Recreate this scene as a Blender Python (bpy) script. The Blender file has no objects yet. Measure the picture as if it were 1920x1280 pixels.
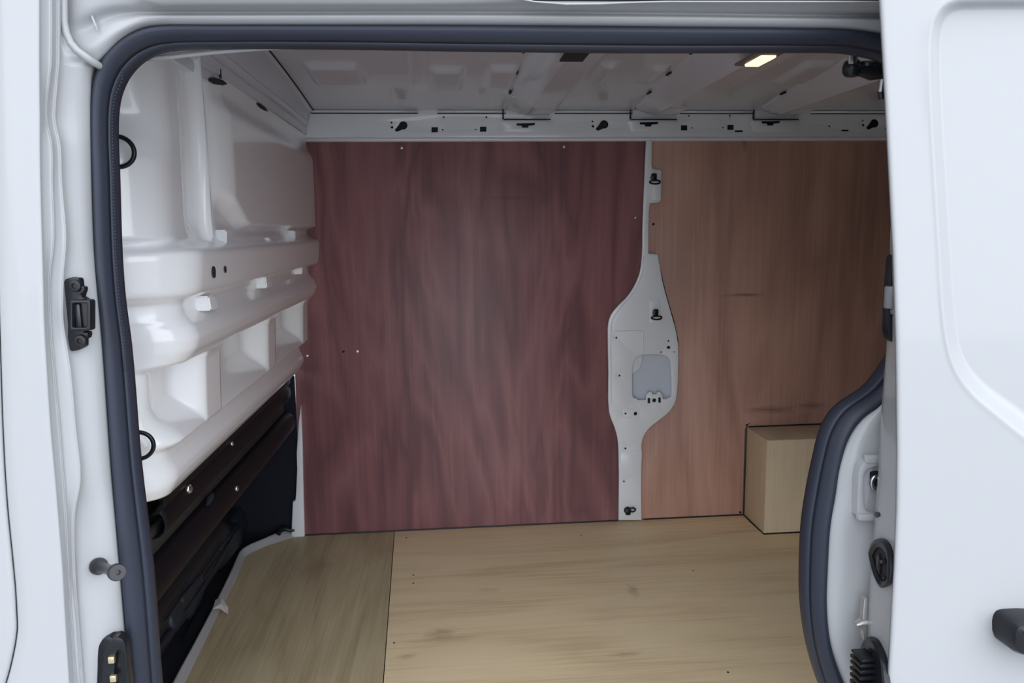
import bpy, bmesh, math, random
import numpy as np
from mathutils import Vector, Matrix

random.seed(4)
SC = bpy.context.scene
COL = SC.collection

# ------------------------------------------------------------------ camera
FPX = 1400.0
CAM = np.array([0.0, -0.9, 1.57])
YAW, PIT, ROLL = math.radians(5), math.radians(8.5), 0.0125
FW = np.array([math.sin(YAW) * math.cos(PIT), math.cos(YAW) * math.cos(PIT), -math.sin(PIT)])
RT = np.array([math.cos(YAW), -math.sin(YAW), 0.0])
UP = np.cross(RT, FW)
RT, UP = RT * math.cos(ROLL) - UP * math.sin(ROLL), UP * math.cos(ROLL) + RT * math.sin(ROLL)
cd = bpy.data.cameras.new('camera')
cam = bpy.data.objects.new('camera', cd)
COL.objects.link(cam)
cd.sensor_width = 36.0
cd.lens = 36.0 * FPX / 1920.0
cd.clip_start = 0.02
m = Matrix(((RT[0], UP[0], -FW[0], CAM[0]), (RT[1], UP[1], -FW[1], CAM[1]), (RT[2], UP[2], -FW[2], CAM[2]), (0, 0, 0, 1)))
cam.matrix_world = m
SC.camera = cam

# ------------------------------------------------------------------ world / light / exposure
SC.view_settings.view_transform = 'Standard'
SC.view_settings.look = 'None'
SC.view_settings.exposure = 0.0
SC.view_settings.gamma = 1.0
SC.view_settings.use_curve_mapping = False
SC.cycles.max_bounces = 16
SC.cycles.diffuse_bounces = 10
SC.cycles.glossy_bounces = 6
w = bpy.data.worlds.new('overcast_sky')
SC.world = w
w.use_nodes = True
nt = w.node_tree
nt.nodes.clear()
tc = nt.nodes.new('ShaderNodeTexCoord')
sep = nt.nodes.new('ShaderNodeSeparateXYZ')
rp = nt.nodes.new('ShaderNodeValToRGB')
cr = rp.color_ramp
cr.elements[0].position = 0.0
cr.elements[0].color = (0.30, 0.31, 0.33, 1)
cr.elements[1].position = 1.0
cr.elements[1].color = (0.98, 1.05, 1.15, 1)
e = cr.elements.new(0.5); e.color = (0.62, 0.66, 0.71, 1)
e = cr.elements.new(0.62); e.color = (0.80, 0.86, 0.93, 1)
mr = nt.nodes.new('ShaderNodeMapRange')
mr.inputs['From Min'].default_value = -1
mr.inputs['From Max'].default_value = 1
bg = nt.nodes.new('ShaderNodeBackground')
bg.inputs['Strength'].default_value = 1.1
out = nt.nodes.new('ShaderNodeOutputWorld')
nt.links.new(tc.outputs['Generated'], sep.inputs[0])
nt.links.new(sep.outputs['Z'], mr.inputs['Value'])
nt.links.new(mr.outputs[0], rp.inputs[0])
nt.links.new(rp.outputs[0], bg.inputs['Color'])
nt.links.new(bg.outputs[0], out.inputs['Surface'])
sd = bpy.data.lights.new('hazy_sun', 'SUN')
sd.energy = 5.3
sd.angle = math.radians(110)
sd.color = (0.93,0.97,1.05)
sun = bpy.data.objects.new('hazy_sun', sd)
COL.objects.link(sun)
sun.rotation_euler = Vector((-0.33, 1.0, -0.70)).to_track_quat('-Z', 'Y').to_euler()


# ------------------------------------------------------------------ helpers
def ray(x, y):
    return FW + RT * (x - 960) / FPX - UP * (y - 640) / FPX
def oX(x, y, X):
    d = ray(x, y); return CAM + d * (X - CAM[0]) / d[0]
def oY(x, y, Y):
    d = ray(x, y); return CAM + d * (Y - CAM[1]) / d[1]
def oZ(x, y, Z):
    d = ray(x, y); return CAM + d * (Z - CAM[2]) / d[2]
def ss(a, b, x):
    if a == b: return 1.0 if x >= a else 0.0
    t = min(1.0, max(0.0, (x - a) / (b - a)))
    return t * t * (3 - 2 * t)
def lerp_tab(tab, x):
    xs = [p[0] for p in tab]; ys = [p[1] for p in tab]
    return float(np.interp(x, xs, ys))

MATS = {}
def mat(name, col, rough=0.5, metal=0.0, coat=0.0, spec=0.5, emis=None, estr=0.0, noise=0.0, nscale=8.0, bump=0.0, bscale=200.0):
    if name in MATS: return MATS[name]
    M = bpy.data.materials.new(name)
    M.use_nodes = True
    n = M.node_tree; b = n.nodes['Principled BSDF']
    b.inputs['Base Color'].default_value = (*col, 1)
    b.inputs['Roughness'].default_value = rough
    b.inputs['Metallic'].default_value = metal
    b.inputs['Coat Weight'].default_value = coat
    b.inputs['Coat Roughness'].default_value = 0.06
    b.inputs['Specular IOR Level'].default_value = spec
    if emis:
        b.inputs['Emission Color'].default_value = (*emis, 1)
        b.inputs['Emission Strength'].default_value = estr
    if noise > 0 or bump > 0:
        t = n.nodes.new('ShaderNodeTexCoord')
    if noise > 0:
        z = n.nodes.new('ShaderNodeTexNoise'); z.inputs['Scale'].default_value = nscale; z.inputs['Detail'].default_value = 5
        n.links.new(t.outputs['Object'], z.inputs['Vector'])
        mx = n.nodes.new('ShaderNodeMix'); mx.data_type = 'RGBA'
        mx.inputs[6].default_value = tuple(c * (1 - noise) for c in col) + (1,)
        mx.inputs[7].default_value = tuple(min(1, c * (1 + noise)) for c in col) + (1,)
        n.links.new(z.outputs[0], mx.inputs[0]); n.links.new(mx.outputs[2], b.inputs['Base Color'])
    if bump > 0:
        z2 = n.nodes.new('ShaderNodeTexNoise'); z2.inputs['Scale'].default_value = bscale; z2.inputs['Detail'].default_value = 3
        n.links.new(t.outputs['Object'], z2.inputs['Vector'])
        bp = n.nodes.new('ShaderNodeBump'); bp.inputs['Strength'].default_value = bump; bp.inputs['Distance'].default_value = 0.002
        n.links.new(z2.outputs[0], bp.inputs['Height']); n.links.new(bp.outputs[0], b.inputs['Normal'])
    MATS[name] = M
    return M

def wood(name, dark, mid, light, axis, stains=(), fine=1.0, fig=1.0, rough=0.5, seed=0.0, streak=0.35, coat=0.0, figw=0.26, figf=9.0, spread=0.22):
    """plywood face: long stretched figure along one axis + fine pore streaks"""
    M = bpy.data.materials.new(name); M.use_nodes = True
    n = M.node_tree; L = n.links.new; b = n.nodes['Principled BSDF']
    b.inputs['Roughness'].default_value = rough
    b.inputs['Specular IOR Level'].default_value = 0.4
    b.inputs['Coat Weight'].default_value = coat
    b.inputs['Coat Roughness'].default_value = 0.62
    t = n.nodes.new('ShaderNodeTexCoord')
    def mapping(s):
        mp = n.nodes.new('ShaderNodeMapping'); mp.inputs['Scale'].default_value = s
        mp.inputs['Location'].default_value = (seed, seed * 0.7, seed * 1.3)
        L(t.outputs['Object'], mp.inputs['Vector']); return mp
    def sc(across, along):
        v = [across] * 3; v['xyz'.index(axis)] = along; return v
    a = n.nodes.new('ShaderNodeTexNoise'); a.inputs['Scale'].default_value = 1.0
    a.inputs['Detail'].default_value = 3; a.inputs['Distortion'].default_value = 0.6
    L(mapping(sc(5.0 * fig, 0.9 * fig)).outputs[0], a.inputs['Vector'])
    mul = n.nodes.new('ShaderNodeMath'); mul.operation = 'MULTIPLY'; mul.inputs[1].default_value = figf
    L(a.outputs[0], mul.inputs[0])
    fr = n.nodes.new('ShaderNodeMath'); fr.operation = 'PINGPONG'; fr.inputs[1].default_value = 1.0
    L(mul.outputs[0], fr.inputs[0])
    f = n.nodes.new('ShaderNodeTexNoise'); f.inputs['Scale'].default_value = 1.0; f.inputs['Detail'].default_value = 6
    f.inputs['Roughness'].default_value = 0.65
    L(mapping(sc(120.0 * fine, 2.2)).outputs[0], f.inputs['Vector'])
    g = n.nodes.new('ShaderNodeTexNoise'); g.inputs['Scale'].default_value = 1.0; g.inputs['Detail'].default_value = 3
    L(mapping(sc(2.6, 1.1)).outputs[0], g.inputs['Vector'])
    # weighted sum
    def madd(x, k, y=None):
        q = n.nodes.new('ShaderNodeMath'); q.operation = 'MULTIPLY_ADD'; L(x, q.inputs[0]); q.inputs[1].default_value = k
        if y is None: q.inputs[2].default_value = 0.0
        else: L(y, q.inputs[2])
        return q.outputs[0]
    v = madd(fr.outputs[0], figw)
    v = madd(f.outputs[0], streak, v)
    v = madd(g.outputs[0], 0.98 - figw - streak, v)
    r = n.nodes.new('ShaderNodeValToRGB')
    r.color_ramp.elements[0].position = 0.5 - spread; r.color_ramp.elements[0].color = (*dark, 1)
    r.color_ramp.elements[1].position = 0.5 + spread; r.color_ramp.elements[1].color = (*light, 1)
    ee = r.color_ramp.elements.new(0.5); ee.color = (*mid, 1)
    L(v, r.inputs[0])
    colr = r.outputs[0]
    for (p, rad, str_, c) in stains:     # (centre, radii xyz, strength, colour): marks in the wood itself
        mp = n.nodes.new('ShaderNodeMapping'); mp.vector_type = 'POINT'
        mp.inputs['Location'].default_value = tuple(-p[i] / rad[i] for i in range(3))
        mp.inputs['Scale'].default_value = tuple(1 / q for q in rad)
        L(t.outputs['Object'], mp.inputs['Vector'])
        ns = n.nodes.new('ShaderNodeTexNoise'); ns.inputs['Scale'].default_value = 1.6; ns.inputs['Detail'].default_value = 4
        L(mp.outputs[0], ns.inputs['Vector'])
        ln = n.nodes.new('ShaderNodeVectorMath'); ln.operation = 'LENGTH'; L(mp.outputs[0], ln.inputs[0])
        ad = n.nodes.new('ShaderNodeMath'); ad.operation = 'MULTIPLY_ADD'; L(ns.outputs[0], ad.inputs[0]); ad.inputs[1].default_value = 1.6; L(ln.outputs['Value'], ad.inputs[2])
        mg = n.nodes.new('ShaderNodeMapRange'); mg.inputs['From Min'].default_value = 1.9; mg.inputs['From Max'].default_value = 0.9
        mg.inputs['To Min'].default_value = 0; mg.inputs['To Max'].default_value = str_
        L(ad.outputs[0], mg.inputs['Value'])
        mx = n.nodes.new('ShaderNodeMix'); mx.data_type = 'RGBA'
        L(mg.outputs[0], mx.inputs[0]); L(colr, mx.inputs[6]); mx.inputs[7].default_value = (*c, 1)
        colr = mx.outputs[2]
    L(colr, b.inputs['Base Color'])
    bp = n.nodes.new('ShaderNodeBump'); bp.inputs['Strength'].default_value = 0.12; bp.inputs['Distance'].default_value = 0.001
    L(f.outputs[0], bp.inputs['Height']); L(bp.outputs[0], b.inputs['Normal'])
    return M

WHITE = mat('white_paint_dimmed', (0.365, 0.371, 0.378), 0.30, coat=0.3, spec=0.2)  # van white darkened to offset the strong light outside
PRESS = mat('white_panel_paint_lifted', (0.90, 0.905, 0.92), 0.26, coat=0.7)  # same van white, brightened to make up for dim light inside
ROOF = mat('white_roof_paint_shaded', (0.60, 0.625, 0.70), 0.30, coat=0.5)  # same van white, toned down and blued for the shaded roof
RUBBER = mat('black_rubber', (0.023, 0.027, 0.042), 0.48, spec=0.35, bump=0.05, bscale=300)
BLACK = mat('black_plastic', (0.009, 0.010, 0.013), 0.30, spec=0.35)
BLACKM = mat('black_painted_steel', (0.007, 0.0055, 0.008), 0.5, coat=0.0, spec=0.2, noise=0.25, nscale=14)
OLIVE = mat('dark_cab_lining', (0.022, 0.022, 0.018), 0.8, noise=0.2, nscale=20)
CAVITY = mat('dark_cavity', (0.012, 0.014, 0.022), 0.7)
CARPET = mat('navy_black_carpet', (0.006, 0.007, 0.016), 0.95, bump=0.3, bscale=500)
PIN = mat('dark_grey_steel_pin', (0.05, 0.05, 0.055), 0.32, metal=0.7)
STEEL = mat('bright_steel', (0.55, 0.55, 0.55), 0.28, metal=1.0)
GREYM = mat('grey_zinc', (0.42, 0.41, 0.40), 0.4, metal=0.6)
BRASS = mat('brass_contact', (0.75, 0.62, 0.38), 0.3, metal=0.9)
SEALANT = mat('black_sealant', (0.008, 0.008, 0.009), 0.5)
PAPER = mat('pale_torn_tape', (0.72, 0.66, 0.62), 0.8)
SPECK = mat('white_sun_glint', (0.93, 0.94, 0.95), 0.3)  # solid white for the sun glints on the door
LENS = mat('warm_lamp_lens', (0.9, 0.85, 0.7), 0.3, emis=(1.0, 0.72, 0.42), estr=1.7)
TARMAC = mat('grey_tarmac', (0.34, 0.35, 0.37), 0.9, noise=0.2, nscale=6)

def P(v):
    return v if isinstance(v, np.ndarray) else np.array(v, float)

def link(name, me, material, parent=None, smooth=True):
    o = bpy.data.objects.new(name, me)
    COL.objects.link(o)
    if material is not None and len(me.materials) == 0: me.materials.append(material)
    if smooth:
        for p in me.polygons: p.use_smooth = True
    if parent is not None:
        base = Vector(parent['_base']) if '_base' in parent else Vector((0, 0, 0))
        me.transform(Matrix.Translation(-base))
        o['_base'] = tuple(base)
        o.parent = parent
    return o

def mk(name, verts, faces, material, parent=None, smooth=True, fix=True):
    me = bpy.data.meshes.new(name)
    me.from_pydata([tuple(map(float, v)) for v in verts], [], faces)
    me.update()
    if fix:
        b = bmesh.new(); b.from_mesh(me)
        bmesh.ops.recalc_face_normals(b, faces=b.faces)
        b.to_mesh(me); b.free()
    return link(name, me, material, parent, smooth)

def from_bm(name, b, material, parent=None, smooth=True):
    me = bpy.data.meshes.new(name); b.to_mesh(me); b.free()
    return link(name, me, material, parent, smooth)

def autosmooth(o, ang=35):
    b = bmesh.new(); b.from_mesh(o.data)
    for e in b.edges:
        if len(e.link_faces) == 2 and e.calc_face_angle() > math.radians(ang): e.smooth = False
    b.to_mesh(o.data); b.free(); return o

def thing(name, label, cat, loc=(0, 0, 0), group=None, kind=None):
    o = bpy.data.objects.new(name, None); COL.objects.link(o)
    o.location = loc; o['_base'] = tuple(map(float, loc)); o['label'] = label; o['category'] = cat
    o.empty_display_size = 0.05
    if group: o['group'] = group
    if kind: o['kind'] = kind
    return o

def tag(o, label, cat=None, kind=None, group=None):
    o['label'] = label
    if cat: o['category'] = cat
    if kind: o['kind'] = kind
    if group: o['group'] = group
    return o

def grid(name, G, material, parent=None, thick=0.0, off=-1.0, smooth=True):
    """G: n x m x 3 array -> surface, optionally solidified"""
    n, mm = len(G), len(G[0])
    vs = [G[i][j] for i in range(n) for j in range(mm)]
    fs = [(i * mm + j, i * mm + j + 1, (i + 1) * mm + j + 1, (i + 1) * mm + j) for i in range(n - 1) for j in range(mm - 1)]
    o = mk(name, vs, fs, material, parent, smooth)
    if thick:
        md = o.modifiers.new('thickness', 'SOLIDIFY'); md.thickness = thick; md.offset = off
    return o

def catmull(pts, k):
    """upsample a list of 3-vectors by k per span"""
    pts = np.array(pts, float); n = len(pts); o = []
    for i in range(n - 1):
        p0 = pts[max(i - 1, 0)]; p1 = pts[i]; p2 = pts[i + 1]; p3 = pts[min(i + 2, n - 1)]
        # chordal tangents keep uneven spacing from overshooting
        d1 = np.linalg.norm(p2 - p1) + 1e-9; d0 = np.linalg.norm(p1 - p0) + 1e-9; d2 = np.linalg.norm(p3 - p2) + 1e-9
        m1 = ((p2 - p1) / d1 + ((p1 - p0) / d0 if i > 0 else (p2 - p1) / d1)) * 0.5 * d1
        m2 = ((p2 - p1) / d1 + ((p3 - p2) / d2 if i < n - 2 else (p2 - p1) / d1)) * 0.5 * d1
        for t in np.linspace(0, 1, k, endpoint=False):
            t2, t3 = t * t, t * t * t
            o.append((2 * t3 - 3 * t2 + 1) * p1 + (t3 - 2 * t2 + t) * m1 + (-2 * t3 + 3 * t2) * p2 + (t3 - t2) * m2)
    o.append(pts[-1]); return np.array(o)

def surf(rows, kr=5, kc=5):
    """rows of control points -> smooth dense grid"""
    R = np.array([catmull(r, kc) for r in rows])
    return np.array([catmull(R[:, j], kr) for j in range(R.shape[1])]).transpose(1, 0, 2)

def sweep(name, pts, r, material, parent=None, seg=10, closed=False, prof=None):
    """tube along pts (r scalar or list); prof: closed 2D profile instead of a circle"""
    pts = [np.array(p, float) for p in pts]; n = len(pts)
    T = []
    for i in range(n):
        a = pts[(i - 1) % n] if (closed or i > 0) else pts[i]
        b = pts[(i + 1) % n] if (closed or i < n - 1) else pts[i]
        t = b - a; T.append(t / (np.linalg.norm(t) + 1e-12))
    ref = np.array([0, 0, 1.0]) if abs(T[0][2]) < 0.9 else np.array([1.0, 0, 0])
    N = np.cross(T[0], ref); N /= np.linalg.norm(N)
    vs = []
    for i in range(n):
        N = N - T[i] * (N @ T[i]); N /= np.linalg.norm(N); B = np.cross(T[i], N)
        rr = r[i] if hasattr(r, '__len__') else r
        for k in range(seg):
            a = 2 * math.pi * k / seg
            vs.append(pts[i] + (N * math.cos(a) + B * math.sin(a)) * rr)
    fs = []
    for i in range(n if closed else n - 1):
        for k in range(seg):
            a, b = i * seg + k, i * seg + (k + 1) % seg
            c, d = ((i + 1) % n) * seg + (k + 1) % seg, ((i + 1) % n) * seg + k
            fs.append((a, b, c, d))
    if not closed:
        fs.append(tuple(range(seg))[::-1]); fs.append(tuple((n - 1) * seg + k for k in range(seg)))
    return autosmooth(mk(name, vs, fs, material, parent), 50)

def box(name, c, s, material, parent=None, bev=0.002, rot=None):
    b = bmesh.new(); bmesh.ops.create_cube(b, size=1.0)
    bmesh.ops.scale(b, vec=s, verts=b.verts)
    if bev: bmesh.ops.bevel(b, geom=b.edges[:], offset=bev, segments=2, affect='EDGES', profile=0.5)
    if rot is not None: bmesh.ops.transform(b, matrix=rot.to_4x4(), verts=b.verts)
    bmesh.ops.translate(b, vec=tuple(c), verts=b.verts)
    return autosmooth(from_bm(name, b, material, parent), 40)

def lathe(name, prof, origin, axis, material, parent=None, seg=24):
    """prof: (r, h) along axis from origin"""
    ax = np.array(axis, float); ax /= np.linalg.norm(ax)
    ref = np.array([0, 0, 1.0]) if abs(ax[2]) < 0.9 else np.array([1.0, 0, 0])
    u = np.cross(ax, ref); u /= np.linalg.norm(u); v = np.cross(ax, u)
    vs = []; fs = []
    for (r, h) in prof:
        for k in range(seg):
            a = 2 * math.pi * k / seg
            vs.append(np.array(origin) + ax * h + (u * math.cos(a) + v * math.sin(a)) * max(r, 1e-5))
    for i in range(len(prof) - 1):
        for k in range(seg):
            fs.append((i * seg + k, i * seg + (k + 1) % seg, (i + 1) * seg + (k + 1) % seg, (i + 1) * seg + k))
    fs.append(tuple(range(seg))[::-1]); fs.append(tuple((len(prof) - 1) * seg + k for k in range(seg)))
    return autosmooth(mk(name, vs, fs, material, parent), 40)

def plate(name, outline, Y, thick, material, parent=None, holes=(), bev=0.0):
    """flat plate in the XZ plane (world XZ points), front face at Y, going back by thick; real holes"""
    from mathutils.geometry import delaunay_2d_cdt
    rings = []
    for k, ring in enumerate([outline] + list(holes)):
        pts = []
        for p in ring:
            if not pts or math.hypot(p[0] - pts[-1][0], p[1] - pts[-1][1]) > 1e-5: pts.append((float(p[0]), float(p[1])))
        a = sum(pts[i][0] * pts[(i + 1) % len(pts)][1] - pts[(i + 1) % len(pts)][0] * pts[i][1] for i in range(len(pts)))
        if (a < 0) == (k == 0): pts.reverse()
        rings.append(pts)
    def inset(pts, d):          # towards the solid side (left of travel)
        n = len(pts); o = []
        for i in range(n):
            a, b, c = np.array(pts[i - 1]), np.array(pts[i]), np.array(pts[(i + 1) % n])
            u = b - a; v = c - b; u /= np.linalg.norm(u) + 1e-12; v /= np.linalg.norm(v) + 1e-12
            nm = np.array([-u[1] - v[1], u[0] + v[0]]); L = np.linalg.norm(nm)
            nm = nm / L if L > 1e-6 else np.array([-u[1], u[0]])
            o.append(tuple(b + nm * d))
        return o
    def inside(q, ring):
        r = False; n = len(ring)
        for i in range(n):
            a, b = ring[i], ring[i - 1]
            if (a[1] > q[1]) != (b[1] > q[1]) and q[0] < (b[0] - a[0]) * (q[1] - a[1]) / (b[1] - a[1]) + a[0]: r = not r
        return r
    hb = [0.0] + [min(bev, 0.0006) for _ in holes]; hb[0] = bev
    tops = [inset(r, h) if h > 0 else list(r) for r, h in zip(rings, hb)]
    mids = [inset(r, h * 0.3) if h > 0 else list(r) for r, h in zip(rings, hb)]
    vv = []; ee = []
    for r in tops:
        s0 = len(vv); vv += [Vector(p) for p in r]
        ee += [(s0 + i, s0 + (i + 1) % len(r)) for i in range(len(r))]
    res = delaunay_2d_cdt(vv, ee, [], 0, 1e-7)
    cv, cf = res[0], res[2]
    vs = [(p.x, Y, p.y) for p in cv]; fs = []
    for f in cf:
        q = (sum(cv[i].x for i in f) / len(f), sum(cv[i].y for i in f) / len(f))
        if inside(q, tops[0]) and not any(inside(q, t) for t in tops[1:]): fs.append(tuple(f))
    front = list(fs)
    for r, mm_, tt, h in zip(rings, mids, tops, hb):
        L = [[(p[0], Y, p[1]) for p in tt]]
        if h > 0:
            L.append([(p[0], Y + h * 0.3, p[1]) for p in mm_]); L.append([(p[0], Y + min(h, thick * .7), p[1]) for p in r])
        L.append([(p[0], Y + thick, p[1]) for p in r])
        s0 = len(vs); n = len(r)
        for l in L: vs += l
        for k in range(len(L) - 1):
            for i in range(n):
                j = (i + 1) % n
                fs.append((s0 + k * n + i, s0 + k * n + j, s0 + (k + 1) * n + j, s0 + (k + 1) * n + i))
    # back
    s0 = len(vs); vs += [(p.x, Y + thick, p.y) for p in cv]
    fs += [tuple(s0 + i for i in reversed(f)) for f in front]
    me = bpy.data.meshes.new(name); me.from_pydata(vs, [], fs); me.update()
    b = bmesh.new(); b.from_mesh(me)
    bmesh.ops.remove_doubles(b, verts=b.verts, dist=2e-6)
    bmesh.ops.recalc_face_normals(b, faces=b.faces)
    b.to_mesh(me); b.free()
    return autosmooth(link(name, me, material, parent), 35)

def xz(pts, Y):
    return [(lambda q: (q[0], q[2]))(oY(x, y, Y)) for x, y in pts]
def smooth2(pts, k=4, closed=False):
    if closed: pts = list(pts) + [pts[0]]
    q = catmull([(p[0], p[1], 0) for p in pts], k)
    q = [(a[0], a[1]) for a in q]
    return q[:-1] if closed else q
def circ(x, y, r, n=12):
    return [(x + r * math.cos(2 * math.pi * k / n), y + r * math.sin(2 * math.pi * k / n)) for k in range(n)]
def rect(x0, y0, x1, y1):
    return [(x0, y0), (x1, y0), (x1, y1), (x0, y1)]
def rrect(x0, y0, x1, y1, r, n=5):
    o = []
    for cx, cy, a0 in ((x1 - r, y0 + r, -90), (x1 - r, y1 - r, 0), (x0 + r, y1 - r, 90), (x0 + r, y0 + r, 180)):
        for k in range(n):
            a = math.radians(a0 + 90 * k / (n - 1)); o.append((cx + r * math.cos(a), cy + r * math.sin(a)))
    return o

FLOOR = 0.53          # loading floor height
WALL = 1.62           # face of the ply lining on the far side
XR = 2.25             # rear end of the load bay

# ================================================================== SHELL
g = mk('ground', [(-9, -9, 0), (9, -9, 0), (9, 9, 0), (-9, 9, 0)], [(0, 1, 2, 3)], TARMAC, smooth=False)
tag(g, 'grey tarmac under and in front of the van', kind='structure', cat='ground')

# ---------- floor: two plywood boards and a pale sill strip
floor = thing('floor', 'pale yellow plywood load floor made of two boards', 'floor', (0.3, 0.9, FLOOR), kind='structure')
FW1 = wood('floor_ply_narrow', (0.40, 0.32, 0.19), (0.50, 0.41, 0.255), (0.58, 0.49, 0.31), 'y', fine=0.9, fig=1.1, seed=3.1, rough=0.55, figw=0.14, streak=0.45, spread=0.12,
           stains=[((-0.42 - .3, 1.36 - .9, 0), (0.06, 0.10, 1), 0.5, (0.30, 0.19, 0.12))])
FW2 = wood('floor_ply_wide', (0.72, 0.56, 0.34), (0.86, 0.69, 0.43), (0.90, 0.74, 0.48), 'x', fine=0.8, fig=0.9, seed=7.7, rough=0.5, figw=0.14, streak=0.45, spread=0.12,
           stains=[((0.0 - .3 - 0.035, 0.93 - .9, 0), (0.045, 0.03, 1), 0.5, (0.34, 0.20, 0.13)),
                   ((-0.02 - .3, 0.90 - .9, 0), (0.10, 0.02, 1), 0.35, (0.38, 0.26, 0.16)),
                   ((0.52 - .3, 1.10 - .9, 0), (0.02, 0.04, 1), 0.5, (0.36, 0.25, 0.16)),
                   ((0.10 - .3, 1.15 - .9, 0), (0.05, 0.02, 1), 0.25, (0.40, 0.28, 0.18)),
                   ((0.42 - .3, 0.78 - .9, 0), (0.05, 0.012, 1), 0.5, (0.34, 0.23, 0.14)),
                   ((-0.12 - .3, 0.83 - .9, 0), (0.03, 0.012, 1), 0.4, (0.30, 0.20, 0.13))])
def slab(name, poly, z1, th, material, parent):
    n = len(poly)
    vs = [(p[0], p[1], z1) for p in poly] + [(p[0], p[1], z1 - th) for p in poly]
    fs = [tuple(range(n)), tuple(range(2 * n - 1, n - 1, -1))] + [(i, (i + 1) % n, n + (i + 1) % n, n + i) for i in range(n)]
    return mk(name, vs, fs, material, parent, smooth=False)
jx0, jx1 = -0.202, -0.168      # joint between the boards, far and near
left_edge = [tuple(oZ(x, y, FLOOR)[:2]) for x, y in ((566, 1003), (500, 1023), (462, 1041), (449, 1068), (412, 1143), (372, 1224), (345, 1280))]
le_end = (left_edge[-1][0] + 0.09, 0.08)
slab('board', [(jx0 - 0.001, 1.625)] + [left_edge[0]] + left_edge[1:] + [le_end, (-0.147, 0.08)], FLOOR, 0.012, FW1, floor)
slab('board', [(jx0 + 0.0015, 1.625), (-0.1445, 0.08), (0.45, 0.08), (XR, 0.08), (XR, 1.625)], FLOOR, 0.012, FW2, floor)
# painted sill strip that borders the narrow board
outer = [oZ(x, y, FLOOR + 0.022) for x, y in ((551, 984), (500, 1007), (457, 1027), (444, 1048), (438, 1062), (404, 1132), (362, 1212), (328, 1275))]
outer.append(np.array([le_end[0] - 0.03, 0.08, FLOOR + 0.022]))
inner = [np.array([*oZ(x, y, FLOOR)[:2], FLOOR - 0.002]) for x, y in ((570, 1000), (502, 1022), (463, 1040), (453, 1056), (449, 1068), (412, 1143), (372, 1224), (345, 1280))]
inner.append(np.array([le_end[0], 0.08, FLOOR - 0.002]))
rows = [[o + np.array([-0.004, 0, -0.06]), o + np.array([-0.004, 0, -0.002]), o, o * 0.55 + i * 0.45 + np.array([0, 0, 0.006]), i + np.array([0, 0, 0.004]), i + np.array([0.012, 0, -0.004])] for o, i in zip(outer, inner)]
so = grid('sill_strip', surf(rows, 3, 3), WHITE, floor); tag(so, 'white painted steel edge beside the narrow board')
# underfloor
box('underfloor', (0.5, 0.85, FLOOR - 0.07), (3.4, 1.7, 0.1), CAVITY, floor, 0.004)
for x, y in ((1090, 1003), (775, 1078), (775, 1093), (739, 1205), (762, 1008), (1300, 1070), (1365, 1260)):
    p = oZ(x, y, FLOOR)
    lathe('screw', [(0.0026, 0), (0.0026, 0.0008), (0.0012, 0.0009), (0.001, 0.0003)], (p[0], p[1], FLOOR), (0, 0, 1), BLACKM, floor, 10)

# ---------- far wall: cant rail, centre pillar, outer skin
wb = thing('wall_back', 'white painted far side of the load bay with punched roof rail and centre pillar', 'wall', (0.5, WALL + 0.05, FLOOR), kind='structure')
YS = 1.634
SKIN = mat('white_skin_inside', (0.60, 0.66, 0.74), 0.4)  # same van white, tone set for the light behind the pillar window
o = grid('outer_skin', surf([[(x, YS + 0.0, z) for x in (-0.5, 0, 1, XR)] for z in (FLOOR - .1, 1.0, 1.5, 2.06)], 2, 2), SKIN, wb, 0.004)
YR = 1.611
rail_out = xz([(574, 262), (574, 206), (2080, 206), (2080, 258)], YR)
zb, zt = 1.866, 1.957
rail_out = [(-0.47, zb), (XR, zb), (XR, zt), (-0.47, zt)]
holes = []
def keyhole(x, y):
    pts = []
    a0 = math.radians(150)
    for k in range(14):        # round head then narrow tail down left
        a = math.radians(165 - k * 270 / 13.0)
        pts.append((x + 8.0 * math.cos(a), y - 8.0 * math.sin(a)))
    pts += [(x - 9, y + 11), (x - 12, y + 12), (x - 15, y + 10), (x - 15.5, y + 7), (x - 13, y + 5)]
    return pts
for kx, ky in ((756, 235), (1133, 233), (1640, 231)):
    holes.append(keyhole(kx, ky)); holes.append(circ(kx - 21, ky + 3.5, 2.6, 8)); holes.append(circ(kx - 22, ky - 5.5, 1.8, 8))
for sx, sy in ((815, 243), (906, 242), (1283, 239.5), (1370, 238.5)):
    holes.append(rect(sx - 6, sy - 4.8, sx + 6, sy + 4.8))
for cx, cy, r in ((830, 243, 1.5), (892, 242.5, 1.5), (1265, 243, 2.0), (1298, 239.5, 1.5), (1356, 239, 1.5), (832, 219.5, 1.8), (912, 219.5, 1.8),
                  (1292, 217, 1.8), (1369, 216.5, 1.8), (1555.5, 236.5, 2.0), (1661, 241.5, 1.8)):
    holes.append(circ(cx, cy, r, 8))
for x0, y0, x1, y1 in ((1378, 244, 1393, 247.5), (1578, 243, 1592, 246)):
    holes.append(rect(x0, y0, x1, y1))
for tx, ty in ((986, 234), (1217, 232), (1446, 230)):
    holes.append([(tx - 18, ty - 3), (tx + 18, ty - 4), (tx + 16, ty + 0.5), (tx + 5, ty + 1.5), (tx + 5, ty + 5), (tx - 7, ty + 5), (tx - 8, ty + 1.5), (tx - 17, ty + 1)])
INNER = mat('white_inner_paint_lifted', (0.80, 0.83, 0.87), 0.32, coat=0.4)  # same van white, brightened and blued against dim, warm bounce light
rail = plate('roof_rail', rail_out, YR, 0.004, INNER, wb, [xz(h, YR) for h in holes], 0.0006)
tag(rail, 'white steel roof rail with keyholes and square punched holes')
box('rail_cavity', ((XR - .45) / 2, YR + 0.020, 1.912), (XR + .5, 0.02, 0.085), CAVITY, wb, 0.001)
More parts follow.
